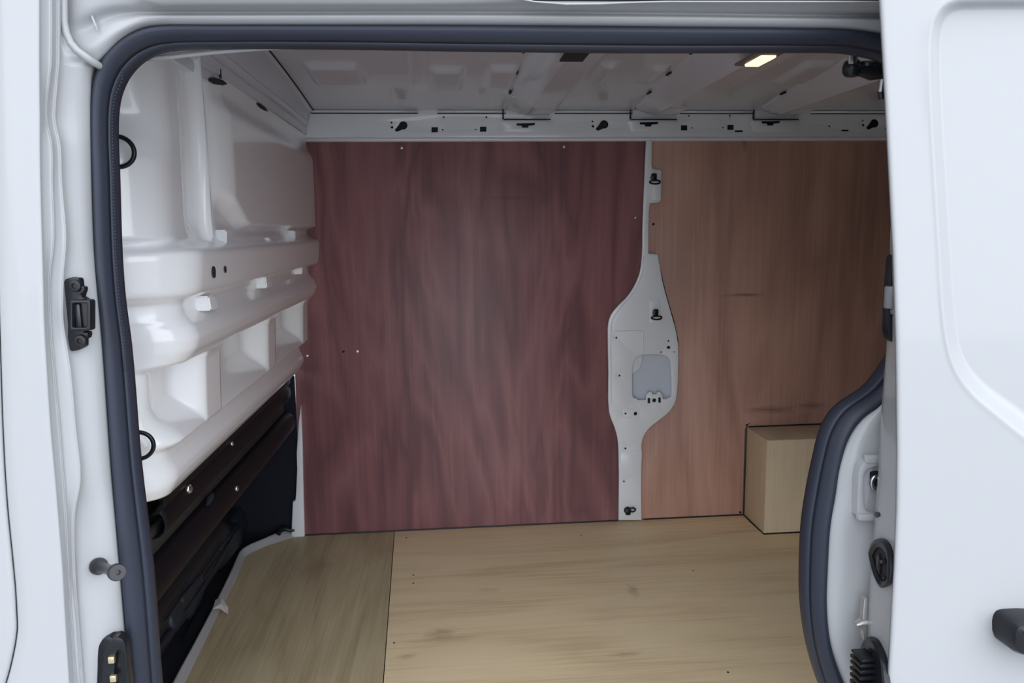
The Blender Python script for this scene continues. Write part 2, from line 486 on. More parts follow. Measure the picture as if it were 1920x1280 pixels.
# lip under the rail: rounded roll above the ply
prof = [(YR + 0.004, 1.872), (YR - 0.002, 1.869), (YR - 0.004, 1.865), (YR - 0.003, 1.860), (YR + 0.003, 1.8575), (YR + 0.008, 1.857), (YR + 0.02, 1.857)]
grid('rail_lip', np.array([[(x, a, b) for a, b in prof] for x in np.linspace(-0.47, XR, 12)]), INNER, wb, 0.001)
# upper return of the rail (bright line under the roof panel)
prof = [(YR + 0.003, 1.9475), (YR - 0.004, 1.9485), (YR - 0.008, 1.951), (YR - 0.007, 1.954), (YR + 0.01, 1.956)]
for xa, xb in ((545, 783), (820, 948), (1040, 1186), (1275, 1412), (1520, 2100)):
    A, B = oY(xa, 208, YR)[0], oY(xb, 206, YR)[0]
    grid('rail_return', np.array([[(x, a, b) for a, b in prof] for x in np.linspace(A, B, 5)]), INNER, wb, 0.001)
    sweep('rail_seam', [(A, YR - .001, 1.9455), ((A + B) / 2, YR - .001, 1.9455), (B, YR - .001, 1.9455)], 0.0014, CAVITY, wb, 6)

# pillar outline (traced on the plane of its face)
YP = 1.606
pl_left = [(1212, 262), (1210, 300), (1208, 350), (1205, 430), (1204, 480), (1200, 510), (1190, 535), (1176, 556), (1160, 572), (1147, 588), (1141, 604), (1140, 640), (1141, 700), (1142, 770), (1146, 785), (1152, 800), (1158, 822), (1160, 850), (1160, 975)]
pl_right = [(1203, 975), (1203, 872), (1204, 850), (1203, 835), (1207, 818), (1217, 803), (1233, 790), (1254, 773), (1266, 755), (1270, 735), (1272, 690), (1272, 650), (1268, 622), (1260, 592), (1251, 560), (1242, 525), (1236, 490), (1234, 477), (1216, 475), (1216.5, 430), (1217, 395), (1219, 381), (1236, 379), (1240, 374), (1241, 350), (1241, 322), (1237, 318), (1224, 316), (1222, 310), (1223, 262)]
def soften(seq):
    return smooth2(seq, 3)
pil_px = soften(pl_left) + soften(pl_right[:18]) + pl_right[18:]
win_px = [(1205, 664), (1240, 664), (1251, 668), (1257, 676), (1258, 690), (1260, 735), (1258, 744), (1250, 748), (1243, 748), (1242, 740), (1238, 735), (1233, 735), (1232, 739), (1223, 739), (1222, 735), (1217, 735), (1212, 741), (1211, 750), (1196, 750), (1194, 747), (1188, 746), (1185, 740), (1185, 690), (1188, 677), (1195, 668)]
ph = [win_px, circ(1156, 633, 1.9, 8), circ(1162, 704, 1.9, 8), circ(1254, 639, 2, 8), circ(1240, 660, 1.8, 8), circ(1264.5, 659.5, 1.5, 8),
      [(1250, 651), (1252, 648.5), (1256, 648.5), (1257.5, 651), (1256, 654), (1252, 654)],
      circ(1173, 775, 2, 8), circ(1191.5, 775, 3.6, 10), circ(1173, 840.5, 2.1, 8), circ(1170, 902.5, 2, 8), circ(1193.5, 924, 2, 8),
      circ(1227, 750.5, 4, 10), rect(1214.5, 746, 1219.5, 756), rect(1234.5, 745, 1239.5, 755)]
pil = plate('centre_pillar', xz(pil_px, YP), YP, 0.007, INNER, wb, [xz(h, YP) for h in ph], 0.0028)
tag(pil, 'white steel pillar with a wide plate and a rounded window opening')
plate('pillar_backing', xz([(1150, 620), (1180, 620), (1180, 765), (1150, 765)], YP), YP + 0.013, 0.002, CAVITY, wb)
plate('pillar_backing', xz([(1262, 630), (1268, 640), (1268, 700), (1262, 700)], YP), YP + 0.013, 0.002, CAVITY, wb)
plate('pillar_backing', xz([(1236, 630), (1262, 630), (1262, 663), (1236, 662)], YP), YP + 0.013, 0.002, CAVITY, wb)
plate('pillar_backing', xz([(1162, 766), (1202, 766), (1202, 784), (1198, 790), (1198, 970), (1164, 970), (1164, 790)], YP), YP + 0.013, 0.002, CAVITY, wb)
plate('pillar_backing', xz([(1210, 755), (1213, 744), (1241, 743), (1244, 758)], YP), YP + 0.013, 0.002, CAVITY, wb)
# inner layer visible in the window's upper left corner
plate('inner_brace', xz([(1180, 660), (1203, 660), (1203, 676), (1198, 690), (1190, 696), (1183, 700)], YP + 0.02), YP + 0.012, 0.002, INNER, wb, bev=0.0006)
# embossed raised steps on the pillar face
def emboss(px, h=0.0022, bev=0.002, holes=()):
    return plate('raised_step', xz(px, YP), YP - h, 0.005 + h, INNER, wb, [xz(q, YP) for q in holes], bev=bev)
emboss(rrect(1218, 563, 1238, 606, 3))
emboss(rrect(1168, 766, 1199, 784, 4), 0.002, holes=(circ(1173, 775, 2, 8), circ(1191.5, 775, 3.6, 10)))
sweep('pressed_crease', [oY(x, y, YP - 0.0005) for x, y in ((1152, 621), (1180, 620), (1202, 620), (1206, 624), (1206, 662))], 0.0022, INNER, wb, 8)
sweep('pressed_edge', [oY(x, y, YP - 0.0003) for x, y in ((1206, 480), (1204, 512), (1194, 538), (1179, 560), (1163, 577), (1151, 593), (1146, 607), (1145, 650), (1146, 760))], 0.002, INNER, wb, 8)
box('side_tab', oY(1231, 350, YP - .004), (0.028, 0.012, 0.09), INNER, wb, 0.003)
plate('lower_splice', xz([(1163, 850), (1200, 842), (1200, 885), (1198, 930), (1164, 905)], YP), YP - 0.0015, 0.003, INNER, wb, [xz(q, YP) for q in (circ(1170, 902.5, 2, 8), )], bev=0.001)
# lashing hooks
def lash_hook(px, py, flip=0):
    c = oY(px, py, YP - 0.006)
    b = lathe('lashing_hook', [(0.0105, 0), (0.0105, 0.003), (0.0075, 0.004), (0.0075, 0.012), (0.006, 0.014)], c + np.array([0, 0.006, 0.004]), (0, -1, 0.15), BLACK, wb, 16)
    pts = [c + np.array([0.018 * math.cos(a), -0.012 - 0.007 * abs(math.sin(a)) , -0.012 + 0.006 * math.sin(a)]) for a in np.linspace(0, 2 * math.pi, 18, endpoint=False)]
    sweep('ring', pts, 0.0028, BLACK, b, 8, closed=True)
    bb = box('shank', c + np.array([-0.002, -0.008, 0.004]), (0.018, 0.014, 0.026), BLACK, b, 0.004)
lash_hook(1226, 335); lash_hook(1229, 588)
c = oY(1177, 957, YP - 0.006)
b = lathe('lashing_hook', [(0.013, 0), (0.013, 0.004), (0.010, 0.006), (0.009, 0.013)], c + np.array([0, 0.006, 0]), (0, -1, 0), BLACK, wb, 16)
sweep('ring', [c + np.array([0.014 + 0.011 * math.cos(a), -0.010, 0.006 + 0.007 * math.sin(a)]) for a in np.linspace(0, 2 * math.pi, 16, endpoint=False)], 0.003, BLACK, b, 8, closed=True)
box('shank', c + np.array([-0.001, -0.008, -0.002]), (0.019, 0.014, 0.022), BLACK, b, 0.005)
# painted corner strip at the bulkhead end of the far wall + hook by the sill
corner_px = [(560, 790), (564, 760), (567, 830), (569, 930), (571, 1000), (571, 1012), (546, 1012), (547, 986), (549, 941), (554, 938), (555, 925), (557, 880), (556, 850)]
plate('corner_strip', xz(corner_px, 1.612), 1.612, 0.02, INNER, wb, bev=0.002)
c = oY(536, 998, 1.60)
h = sweep('floor_hook', [oY(x, y, 1.60) for x, y in ((523, 1008), (522, 999), (527, 993), (536, 991), (546, 995), (552, 994))], [0.008, 0.009, 0.009, 0.008, 0.006, 0.003], BLACK, wb, 10)

# ---------- ceiling
def zc(Y):      # arched roof panel
    t = WALL - Y
    return 1.958 + 0.115 * t - 0.055 * t * t
ce = thing('ceiling', 'white steel van roof underside with three cross ribs and pressed swages', 'ceiling', (0.6, 0.9, 1.99), kind='structure')
ys = np.linspace(1.66, -0.02, 190)
xs = np.concatenate([np.linspace(-1.3, -0.43, 6), np.linspace(-0.42, 1.6, 260), np.linspace(1.65, XR, 8)])
def onceil(x, y):
    z = 1.97
    for _ in range(12):
        p = oZ(x, y, z); z = zc(p[1])
    return p
ribX = [oY(990, 208, 1.58)[0], oY(1230, 206, 1.58)[0], oY(1462, 205, 1.58)[0]]
def swage(X, Y):
    d = 0.0
    # wide panel swage over the bulkhead end and narrower fields between ribs; each field is pressed up a little
    for (x0, x1, y0, y1, h) in SWG:
        f = ss(x0, x0 + .016, X) * (1 - ss(x1 - .016, x1, X)) * ss(y0, y0 + .022, Y) * (1 - ss(y1 - .06, y1, Y))
        d -= h * f
    for bx in (-.068, -.040):      # pair of long beads
        d -= 0.006 * math.exp(-((X - bx) / .007) ** 2) * (1 - ss(1.30, 1.36, Y))
    return d
SWG = []
for quad in (((600, 112), (676, 116), (690, 155), (594, 158)), ((813, 122), (873, 120), (862, 168), (806, 168)), ((925, 118), (972, 118), (962, 160), (905, 165))):
    q = [onceil(*p) for p in quad]
    SWG.append((min(q[0][0], q[3][0]), max(q[1][0], q[2][0]), min(p[1] for p in q), max(p[1] for p in q), 0.016))
for quad in (((1120, 112), (1180, 112), (1130, 160), (1080, 160)), ((1205, 120), (1275, 118), (1225, 155), (1175, 155)), ((1500, 110), (1570, 110), (1520, 150), (1440, 155))):
    q = [onceil(*p) for p in quad]
    SWG.append((min(p[0] for p in q) + .02, max(p[0] for p in q) - .02, min(p[1] for p in q), max(p[1] for p in q), 0.014))
RG = np.array([[(x, y, zc(y) + swage(x, y)) for x in xs] for y in ys])
grid('roof_panel', RG, ROOF, ce, 0.003)
for i, rx in enumerate(ribX):
    # hat section rib across the roof: level underside below the crowned panel
    ZB = 1.936
    G = []
    for Y in np.linspace(1.588, 0.02, 60):
        r0 = zc(Y); dish = 0.012 * math.exp(-((Y - 1.50) / 0.030) ** 2)
        lift = 0.010 * ss(1.50, 1.588, Y) * 0
        k = 1 - ss(0.62, 0.74, Y) * 0
        G.append([(rx - .082, Y, r0 + .001), (rx - .070, Y, r0 - .003), (rx - .066, Y, r0 - .008), (rx - .036, Y, r0 * .5 + ZB * .5 - .002), (rx - .029, Y, r0 * .45 + ZB * .55 - .006), (rx - .012, Y, ZB + .004), (rx - .006, Y, ZB + lift),
                  (rx + .004, Y, ZB + dish * .2), (rx + .016, Y, ZB + dish), (rx + .042, Y, ZB + dish), (rx + .056, Y, ZB + dish * .2), (rx + .066, Y, ZB), (rx + .072, Y, ZB + .004), (rx + .100, Y, r0 - .004), (rx + .106, Y, r0), (rx + .116, Y, r0 + .001)])
    G = np.array(G)
    rb = autosmooth(grid('roof_rib', G, ROOF, ce), 24)
    md = rb.modifiers.new('thickness', 'SOLIDIFY'); md.thickness = 0.002; md.offset = 1
    # clip slots along the near flank
    for Y in (1.40, 1.20, 1.0):
        box('slot', (rx - .073, Y, zc(Y) - 0.006), (0.007, 0.035, 0.005), CAVITY, rb, 0.001)
        box('lug', (rx - .055, Y + 0.020, zc(Y) - 0.013), (0.024, 0.006, 0.006), ROOF, rb, 0.001)
    # joggled socket at the rail
    zz = zc(1.59)
    box('socket_edge', (rx - .079, YR - .006, zz - 0.018), (0.004, 0.008, 0.034), CAVITY, rb, 0.001)
    box('socket_edge', (rx - .000, YR - .007, zz - 0.036), (0.155, 0.008, 0.003), CAVITY, rb, 0.001)
    plate('socket_plate', [(rx - .088, zz - .040), (rx + .088, zz - .040), (rx + .074, zz - .074), (rx - .074, zz - .074)], YR - 0.0022, 0.003, INNER, rb,
          [xz([(tx_ - 18, ty_ - 3), (tx_ + 18, ty_ - 4), (tx_ + 16, ty_ + 0.5), (tx_ + 5, ty_ + 1.5), (tx_ + 5, ty_ + 5), (tx_ - 7, ty_ + 5), (tx_ - 8, ty_ + 1.5), (tx_ - 17, ty_ + 1)], YR - .004) for tx_, ty_ in (((986, 234), (1217, 232), (1446, 230))[i],)], 0.001)
    if i == 0:
        ph_ = oZ(1080, 101, ZB)
        h0 = box('lamp_opening', (ph_[0], ph_[1] - .01, ZB - 0.001), (0.052, 0.145, 0.004), CAVITY, rb, 0.001)
        tag(h0, 'dark empty rectangular opening in the rib')
    if i > 0:
        box('end_cap', (rx - .055, 0.80 - .04 * i, zc(.8) - 0.010), (0.020, 0.09, 0.012), CAVITY, rb, 0.003)
# longitudinal beam over the bulkhead
G = []
for Y in np.linspace(0.42, 1.612, 50):
    z1 = zc(Y)
    G.append([(a, Y, b) for a, b in ((-0.480, 1.858), (-0.452, 1.856), (-0.441, 1.857), (-0.439, 1.868), (-0.440, 1.876), (-0.433, 1.881), (-0.432, 1.900), (-0.434, 1.904), (-0.427, 1.909), (-0.425, 1.918), (-0.426, 1.922), (-0.419, z1 * .55 + 1.922 * .45), (-0.417, z1 - .014), (-0.412, z1 - .011), (-0.408, z1 - .004), (-0.400, z1 + .002))])
fb = autosmooth(grid('front_beam', np.array(G), ROOF, ce, 0.0015), 18)
for (p0, p1, r) in (((393, 149), (424, 157), .0065), ((480, 194), (501, 208), .0055), ((545, 231), (553, 239), .003)):
    a_, b_ = oX(*p0, -0.437), oX(*p1, -0.437)
    sweep('beam_slot', [a_, a_ * .75 + b_ * .25, a_ * .3 + b_ * .7, b_], [r * .5, r, r * .9, r * .3], CAVITY, fb, 8)
for (x, y) in ((413, 138), (435, 106)):
    p = oX(x, y, -0.4325)
    box('beam_slit', p, (0.004, 0.006, 0.018), CAVITY, fb, 0.001)
sweep('beam_seam', [(-0.4070, Y, zc(Y) - 0.0055) for Y in np.linspace(0.5, 1.6, 14)], 0.0026, CAVITY, fb, 6)
for k, (x, y) in enumerate(((470, 130), (515, 165), (548, 205))):
    p = oX(x, y, -0.4285); box('weld_tab', p, (0.006, 0.05, 0.014), ROOF, fb, 0.002)

# ---------- rear closure of the load bay (out of frame, keeps the light honest)
wr = box('unseen_rear_closure', (XR + 0.03, 0.82, 1.25), (0.04, 1.75, 1.6), WHITE, None, 0.002)
tag(wr, 'unseen white closure at the rear end of the load bay, added for the light', cat='wall', kind='structure')
rt = box('roof_top', (0.45, 0.8, 2.09), (4.2, 1.9, 0.03), WHITE, None, 0.01)
tag(rt, 'white outer roof skin above the load bay', cat='roof', kind='structure')

# ================================================================== PLYWOOD LINING
PLY1 = wood('ply_red', (0.165, 0.070, 0.078), (0.240, 0.102, 0.108), (0.315, 0.142, 0.144), 'z', fine=0.7, fig=0.85, seed=1.9, rough=0.42, streak=0.34, coat=0.4, figw=0.24, figf=14.0, spread=0.17,
            stains=[((0.215 - 0.1, 0, 1.675 - FLOOR), (0.10, 1, 0.010), 0.35, (0.10, 0.045, 0.05)),
                    ((0.045 - 0.1, 0, 1.63 - FLOOR), (0.035, 1, 0.09), 0.35, (0.16, 0.06, 0.055))])
PLY2 = wood('ply_tan', (0.38, 0.205, 0.16), (0.50, 0.285, 0.22), (0.58, 0.35, 0.275), 'z', fine=0.9, fig=0.6, seed=5.3, rough=0.42, streak=0.40, coat=0.6, spread=0.18,
            stains=[((1.04 - 1.1, 0, 1.335 - FLOOR), (0.08, 1, 0.007), 0.8, (0.12, 0.055, 0.045)),
                    ((1.15 - 1.1, 0, 0.92 - FLOOR), (0.10, 1, 0.016), 0.6, (0.15, 0.055, 0.05)),
                    ((1.30 - 1.1, 0, 0.93 - FLOOR), (0.06, 1, 0.014), 0.6, (0.15, 0.055, 0.05)),
                    ((1.02 - 1.1, 0, 1.85 - FLOOR), (0.012, 1, 0.03), 0.6, (0.14, 0.06, 0.05))])
def shift(seq, dx): return [(x + dx, y) for x, y in seq]
ply1_right = [(1213, 255)] + shift(soften(pl_left)[2:], 5)
a = thing('plywood_panel', 'dark red plywood wall panel between white bulkhead and centre pillar', 'panel', (0.1, WALL, FLOOR))
ply1_px = ply1_right + [(1165, 985), (560, 1015), (560, 250)]
pts = xz(ply1_px, WALL)
pts = [(x, min(max(z, FLOOR + 0.003), 1.862)) for x, z in pts]
pts[-1] = (-0.50, 1.862); pts[-2] = (-0.522, FLOOR + 0.003)
plate('sheet', pts, WALL, 0.009, PLY1, a, bev=0.0005)
def screw(px, py, par, mt=STEEL):
    p = oY(px, py, WALL)
    lathe('screw', [(0.0042, 0.0), (0.0042, 0.0012), (0.002, 0.0016), (0.0016, 0.0008)], p + np.array([0, 0.0005, 0]), (0, -1, 0), mt, par, 12)
for s in ((576, 667), (670, 659), (753, 277), (1192, 408), (1058, 275)): screw(*s, a)
screw(644, 659, a, BLACKM)
ply2_left = shift(list(reversed(soften(pl_right[:18]) + pl_right[18:])), -5)
b2 = thing('plywood_panel', 'lighter tan plywood wall panel right of the pillar, behind the wheel arch box', 'panel', (1.1, WALL, FLOOR))
pts = [(x, min(max(z, FLOOR + 0.003), 1.862)) for x, z in xz(ply2_left + [(2300, 985), (2300, 240)], WALL)]
pts[-1] = (XR, 1.862); pts[-2] = (XR, FLOOR + 0.003)
plate('sheet', pts, WALL, 0.009, PLY2, b2, bev=0.0005)
for s in ((1225, 420), (1400, 797), (1388, 960)): screw(*s, b2, BLACKM)
# black strip standing in for the shadow in the gap right of the pillar
sweep('gap_shadow_strip', [oY(x, y, WALL - 0.001) for x, y in ((1237, 505), (1244, 535), (1254, 572), (1263, 602), (1271, 640))], 0.0022, SEALANT, b2, 6)

# ================================================================== WHEEL ARCH BOX
BX0, BY0, BZ1 = 1.062, 1.444, 0.860
BXW = wood('box_ply', (0.60, 0.47, 0.31), (0.70, 0.57, 0.39), (0.78, 0.65, 0.46), 'z', fine=0.9, fig=0.6, seed=9.2, rough=0.55, streak=0.45)
BXW2 = wood('box_ply_side', (0.52, 0.41, 0.27), (0.62, 0.50, 0.34), (0.70, 0.58, 0.40), 'z', fine=0.9, fig=0.6, seed=11.2, rough=0.55, streak=0.45)
wx = thing('wheel_arch_box', 'pale plywood box over the wheel arch in the far rear floor corner', 'box', (1.4, 1.53, FLOOR))
box('front_board', ((BX0 + 1.95) / 2, BY0 + 0.005, (FLOOR + BZ1) / 2), (1.95 - BX0, 0.010, BZ1 - FLOOR), BXW, wx, 0.0008)
box('side_board', (BX0 + 0.005, (BY0 + .010 + WALL) / 2, (FLOOR + BZ1) / 2 - .005), (0.010, WALL - BY0 - .010, BZ1 - FLOOR - .01), BXW2, wx, 0.0008)
box('top_board', ((BX0 + 1.95) / 2, (BY0 + .010 + WALL) / 2, BZ1 - 0.005), (1.95 - BX0, WALL - BY0 - .010, 0.010), BXW2, wx, 0.0008)
box('end_board', (1.945, (BY0 + WALL) / 2, (FLOOR + BZ1) / 2 - .005), (0.010, WALL - BY0 - .02, BZ1 - FLOOR - .01), BXW2, wx, 0.0008)
sl = sweep('sealant_bead', [(1.95, WALL - .002, BZ1 + .001), (1.5, WALL - .002, BZ1 + .002), (BX0 + .01, WALL - .002, BZ1 + .001), (BX0 - .004, WALL - .002, BZ1 - .006), (BX0 - .003, WALL - .002, 0.7), (BX0 - .002, WALL - .004, FLOOR + .003),
            (BX0 - .002, 1.53, FLOOR + .001), (BX0 - .001, BY0 - .001, FLOOR + .001), (1.3, BY0 - .002, FLOOR + .001), (1.95, BY0 - .002, FLOOR + .001)], 0.0032, SEALANT, wx, 6)
tag(sl, 'thin black sealant line along the box joints')
sweep('sealant_tail', [(BX0 - .003, WALL - .002, BZ1 - .004), (BX0 + .002, WALL - .003, BZ1 + .009), (BX0 + .008, WALL - .002, BZ1 + .014)], 0.002, SEALANT, wx, 6)
# sealant between floor and lining belongs to the floor
for (xa, xb) in ((-0.51, 0.595), (0.69, BX0 - .006)):
    q = sweep('sealant_bead', [(xa, WALL - .001, FLOOR + .001), ((xa + xb) / 2, WALL - .001, FLOOR + .001), (xb, WALL - .001, FLOOR + .001)], 0.0036, SEALANT, floor, 6)

# ================================================================== BULKHEAD
bh = thing('bulkhead', 'white pressed steel bulkhead with ledge and bulging ribs, left of the red plywood', 'bulkhead', (-0.5, 0.9, 1.115))
X0, AY, R0 = -0.50, 0.425, 0.04
PM = [(1.090, .0), (1.115, .003), (1.126, .010), (1.142, .018), (1.158, .019), (1.178, .009), (1.196, .006), (1.202, .010), (1.206, .026), (1.214, .036), (1.25, .037), (1.335, .041), (1.348, .046), (1.358, .056), (1.374, .068), (1.395, .074), (1.414, .068), (1.428, .056), (1.437, .050), (1.452, .049),
      (1.458, .052), (1.463, .068), (1.470, .080), (1.480, .084), (1.500, .087), (1.532, .090), (1.540, .089), (1.546, .083), (1.551, .068), (1.557, .055), (1.565, .051), (1.60, .050), (1.70, .052), (1.93, .052)]
PF = [(1.090, .0), (1.110, .006), (1.135, .020), (1.20, .026), (1.421, .034), (1.4225, .034), (1.4245, .0385), (1.450, .041), (1.457, .044), (1.462, .060), (1.468, .074), (1.478, .081), (1.500, .084), (1.530, .087), (1.539, .085), (1.5445, .077), (1.549, .060), (1.5535, .050), (1.558, .047), (1.60, .044), (1.93, .036)]
POCK = [(0.30, 0.555, 1.352), (0.640, 1.065, 1.358), (1.145, 1.545, 1.360)]
def smooth_tab(tab, z, w=0.003):
    return (lerp_tab(tab, z - w) + 2 * lerp_tab(tab, z) + lerp_tab(tab, z + w)) / 4
def d_main(Y, z):
    d = smooth_tab(PM, z)
    # pockets between the posts
    for (ya, yb, zt_) in POCK:
        f = min(ss(ya, ya + .012, Y), 1 - ss(yb - .058, yb - .006, Y), 1 - ss(zt_ - .016, zt_, z), ss(1.207, 1.285, z))
        d -= 0.058 * max(0.0, f)
    # raised window-like field above the ledge
    rx = 0.10
    f = ss(0.575, 0.690, Y) * ss(1.575 + .05 * (1 - ss(.60, .80, Y)), 1.592 + .07 * (1 - ss(.60, .80, Y)), z) * (1 - ss(1.80, 1.845, z) * 0.6)
    d += 0.030 * f
    # upright rib near the corner and the dip beside it
    d += 0.020 * math.exp(-((Y - 0.555 - (1.56 - z) * 0.03) / 0.011) ** 2) * ss(1.548, 1.565, z)
    d -= 0.014 * math.exp(-((Y - 0.505) / 0.025) ** 2) * ss(1.555, 1.60, z) * (1 - ss(1.62, 1.80, z) * .5)
    d -= 0.012 * math.exp(-((Y - 0.60) / 0.018) ** 2) * ss(1.555, 1.60, z)
    return d
def d_face(X, z):
    d = smooth_tab(PF, z, 0.002)
    zl = 1.735 - (X + .52) * 0.72
    d += 0.032 * (1 - ss(zl - .055, zl, z)) * ss(1.552, 1.566, z)
    d += 0.010 * (1 - ss(-.460, -.455, X)) * ss(1.560, 1.564, z) * (1 - ss(1.690, 1.697, z + max(0, X + .50) ** 2 * 6))
    d += 0.30 * min(0.16, max(0.0, z - zl - .01)) * ss(1.60, 1.66, z)
    if 1.560 < z < 1.695: d += 0.0035 * math.exp(-((X + .4575) / .0028) ** 2)
    cx, cz = RINGS[0]
    d -= 0.014 * math.exp(-(((X - cx) / .017) ** 2 + ((z - cz) / .017) ** 2))
    return d
r1 = oY(229, 285, 0.315); r2 = oY(267, 833, 0.345)
RINGS = [(r1[0], r1[2]), (r2[0], r2[2])]
us = []
for X in list(np.linspace(-0.80, -0.62, 14)) + list(np.linspace(-0.617, X0 - R0, 60)): us.append(('f', X))
for k in range(1, 36): us.append(('a', k / 36.0))
Yl = list(np.arange(AY, 0.75, 0.005)) + list(np.arange(0.75, 1.625, 0.008))
for Y in Yl: us.append(('m', Y))
zs = list(np.arange(1.115, 1.60, 0.0028)) + list(np.arange(1.60, 1.90, 0.0075))
G = []
for z in zs:
    row = []
    for k, v in us:
        if k == 'f':
            d = d_face(v, z); row.append((v, AY - R0 - d, z))
        elif k == 'm':
            d = d_main(v, z); row.append((X0 + d, v, z))
        else:
            t = ss(0.0, 1.0, v)
            an = v * math.pi / 2
            dx = math.sin(an); dy = -math.cos(an)
            d = d_face(X0 - R0, z) * (1 - t) + d_main(AY, z) * t
            row.append((X0 - R0 + (R0 + d) * dx, AY + (R0 + d) * dy, z))
    G.append(row)
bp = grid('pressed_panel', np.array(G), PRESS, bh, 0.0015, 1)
# small press-formed lugs above and below the ledge
def lug(px, py, X, s, dn=False):
    c = oX(px, py, X)
    b = bmesh.new(); bmesh.ops.create_cube(b, size=1.0)
    for v in b.verts:
        k = 1.0 if (v.co.z > 0) != dn else 0.72
        v.co.x *= s[0] * k; v.co.y *= s[1] * k; v.co.z *= s[2]
    bmesh.ops.bevel(b, geom=b.edges[:], offset=0.003, segments=2, affect='EDGES')
    bmesh.ops.translate(b, vec=tuple(c), verts=b.verts)
    autosmooth(from_bm('lug', b, PRESS, bh), 40)
lug(418, 447, -0.443, (0.030, 0.050, 0.034)); lug(502, 459, -0.443, (0.026, 0.060, 0.036)); lug(550, 444, -0.44, (0.026, 0.070, 0.036))
lug(385, 567, -0.440, (0.034, 0.050, 0.026), True); lug(494, 528, -0.440, (0.030, 0.060, 0.028), True); lug(562, 504, -0.440, (0.028, 0.070, 0.028), True)
lug(578, 478, -0.418, (0.010, 0.05, 0.014))
for (px, py, a_, b_) in ((400, 510, .0085, .0105), (421.5, 505, .0045, .0065)):
    p = oX(px, py, -0.4115)
    h = lathe('ledge_hole', [(1.0, 0), (1.0, 0.002), (0.9, 0.0022)], (0, 0, 0), (1, 0, 0), CAVITY, bh, 18)
    base = np.array(bh['_base'])
    for v in h.data.vertices:
        q = np.array(v.co) + base
        v.co = tuple(np.array([q[0] + p[0], q[1] * a_ + p[1], q[2] * b_ + p[2]]) - base)
for (c, nm) in ((r1, 0), (r2, 1)):
    pts = [c + np.array([0.0225 * math.cos(a) - 0.004, -0.006 + 0.004 * math.cos(a), 0.0225 * math.sin(a)]) for a in np.linspace(0, 2 * math.pi, 32, endpoint=False)]
    rg = sweep('lashing_ring', pts, 0.0036, BLACK, bh, 10, closed=True)
    tag(rg, 'black steel lashing ring')
    if nm == 1:
        pass

# ---------- cab space under and beyond the bulkhead
wl = thing('wall_left', 'dark cab cavity seen through the gap beneath the white bulkhead', 'wall', (-0.95, 0.85, FLOOR), kind='structure')
def quadbox(name, c, s, mt, par): return box(name, c, s, mt, par, 0.004)
quadbox('cab_back', (-1.25, 0.85, 0.78), (0.03, 1.6, 0.6), CARPET, wl)
quadbox('cab_light_block', (-0.93, 0.85, 1.095), (0.62, 1.52, 0.012), CARPET, wl)  # unseen lid, added to keep light from falling into the cab cavity
quadbox('cab_floor', (-0.95, 0.85, FLOOR - 0.03), (0.64, 1.7, 0.03), CARPET, wl)
quadbox('cab_far_side', (-0.88, 1.645, 0.80), (0.72, 0.012, 0.58), CARPET, wl)
quadbox('seat_back_lining', (-0.80, 0.75, 0.88), (0.02, 0.8, 0.4), OLIVE, wl)

TRIMG = mat('dark_grey_rail', (0.020, 0.019, 0.020), 0.55, noise=0.2, nscale=10)
sb = thing('seat_base', 'black steel crossmember and rails beneath the white bulkhead', 'frame', (-0.56, 0.9, FLOOR))
def lineYZ(name, z_top, z_bot, Xp, w, mt, y0=0.16, y1=1.6):
    rows = []
    for Y in np.linspace(y0, y1, 30):
        h = z_top - z_bot
        rows.append([(Xp - .05, Y, z_top), (Xp - .004, Y, z_top), (Xp + w * .9, Y, z_top - h * .12), (Xp + w, Y, z_top - h * .40), (Xp + w * .35, Y, z_top - h * .50),
                     (Xp + w * .9, Y, z_top - h * .60), (Xp + w * .9, Y, z_top - h * .88), (Xp - .002, Y, z_bot), (Xp - .05, Y, z_bot)])
    return grid(name, surf([[np.array(p) for p in r] for r in rows], 1, 3), mt, sb, 0.002, 1)
lineYZ('crossmember', 1.113, 1.018, -0.540, 0.012, BLACKM, 0.46)
box('web', (-0.556, 1.03, 1.0), (0.012, 1.14, 0.06), OLIVE, sb, 0.002)
pts = []
for Y in np.linspace(0.36, 1.60, 20): pts.append((-0.552, Y, 0.945 + 0.004 * math.sin(Y * 3)))
tb = sweep('seat_tube', pts, 0.037, BLACKM, sb, 18)
box('corner_lining', (-0.60, 0.42, 0.995), (0.012, 0.40, 0.225), OLIVE, sb, 0.004)
lineYZ('lower_rail', 0.672, 0.556, -0.722, 0.018, TRIMG, 0.60, 1.43)
for (px, py, r, X) in ((352, 917, .010, -.527), (441, 916, .007, -.515), (432, 832, .006, -.527)):
    c = oX(px, py, X)
    lathe('bolt', [(r, 0), (r, .004), (r * .75, .007), (r * .4, .008)], c, (1, -0.3, 0), STEEL, sb, 6)
for (px, py, px2, py2, X) in ((398, 925, 388, 946, -.533), (361, 968, 354, 986, -.548), (540, 743, 535, 755, -.525), (398, 1056, 374, 1096, -.700), (326, 1174, 298, 1216, -.700)):
    a_, b_ = oX(px, py, X), oX(px2, py2, X)
    sweep('slot', [a_, a_ * .7 + b_ * .3, a_ * .3 + b_ * .7, b_], [.003, .007, .007, .003] if X > -.6 else [.004, .011, .011, .004], CAVITY, sb, 8)
rnd = random.Random(8)
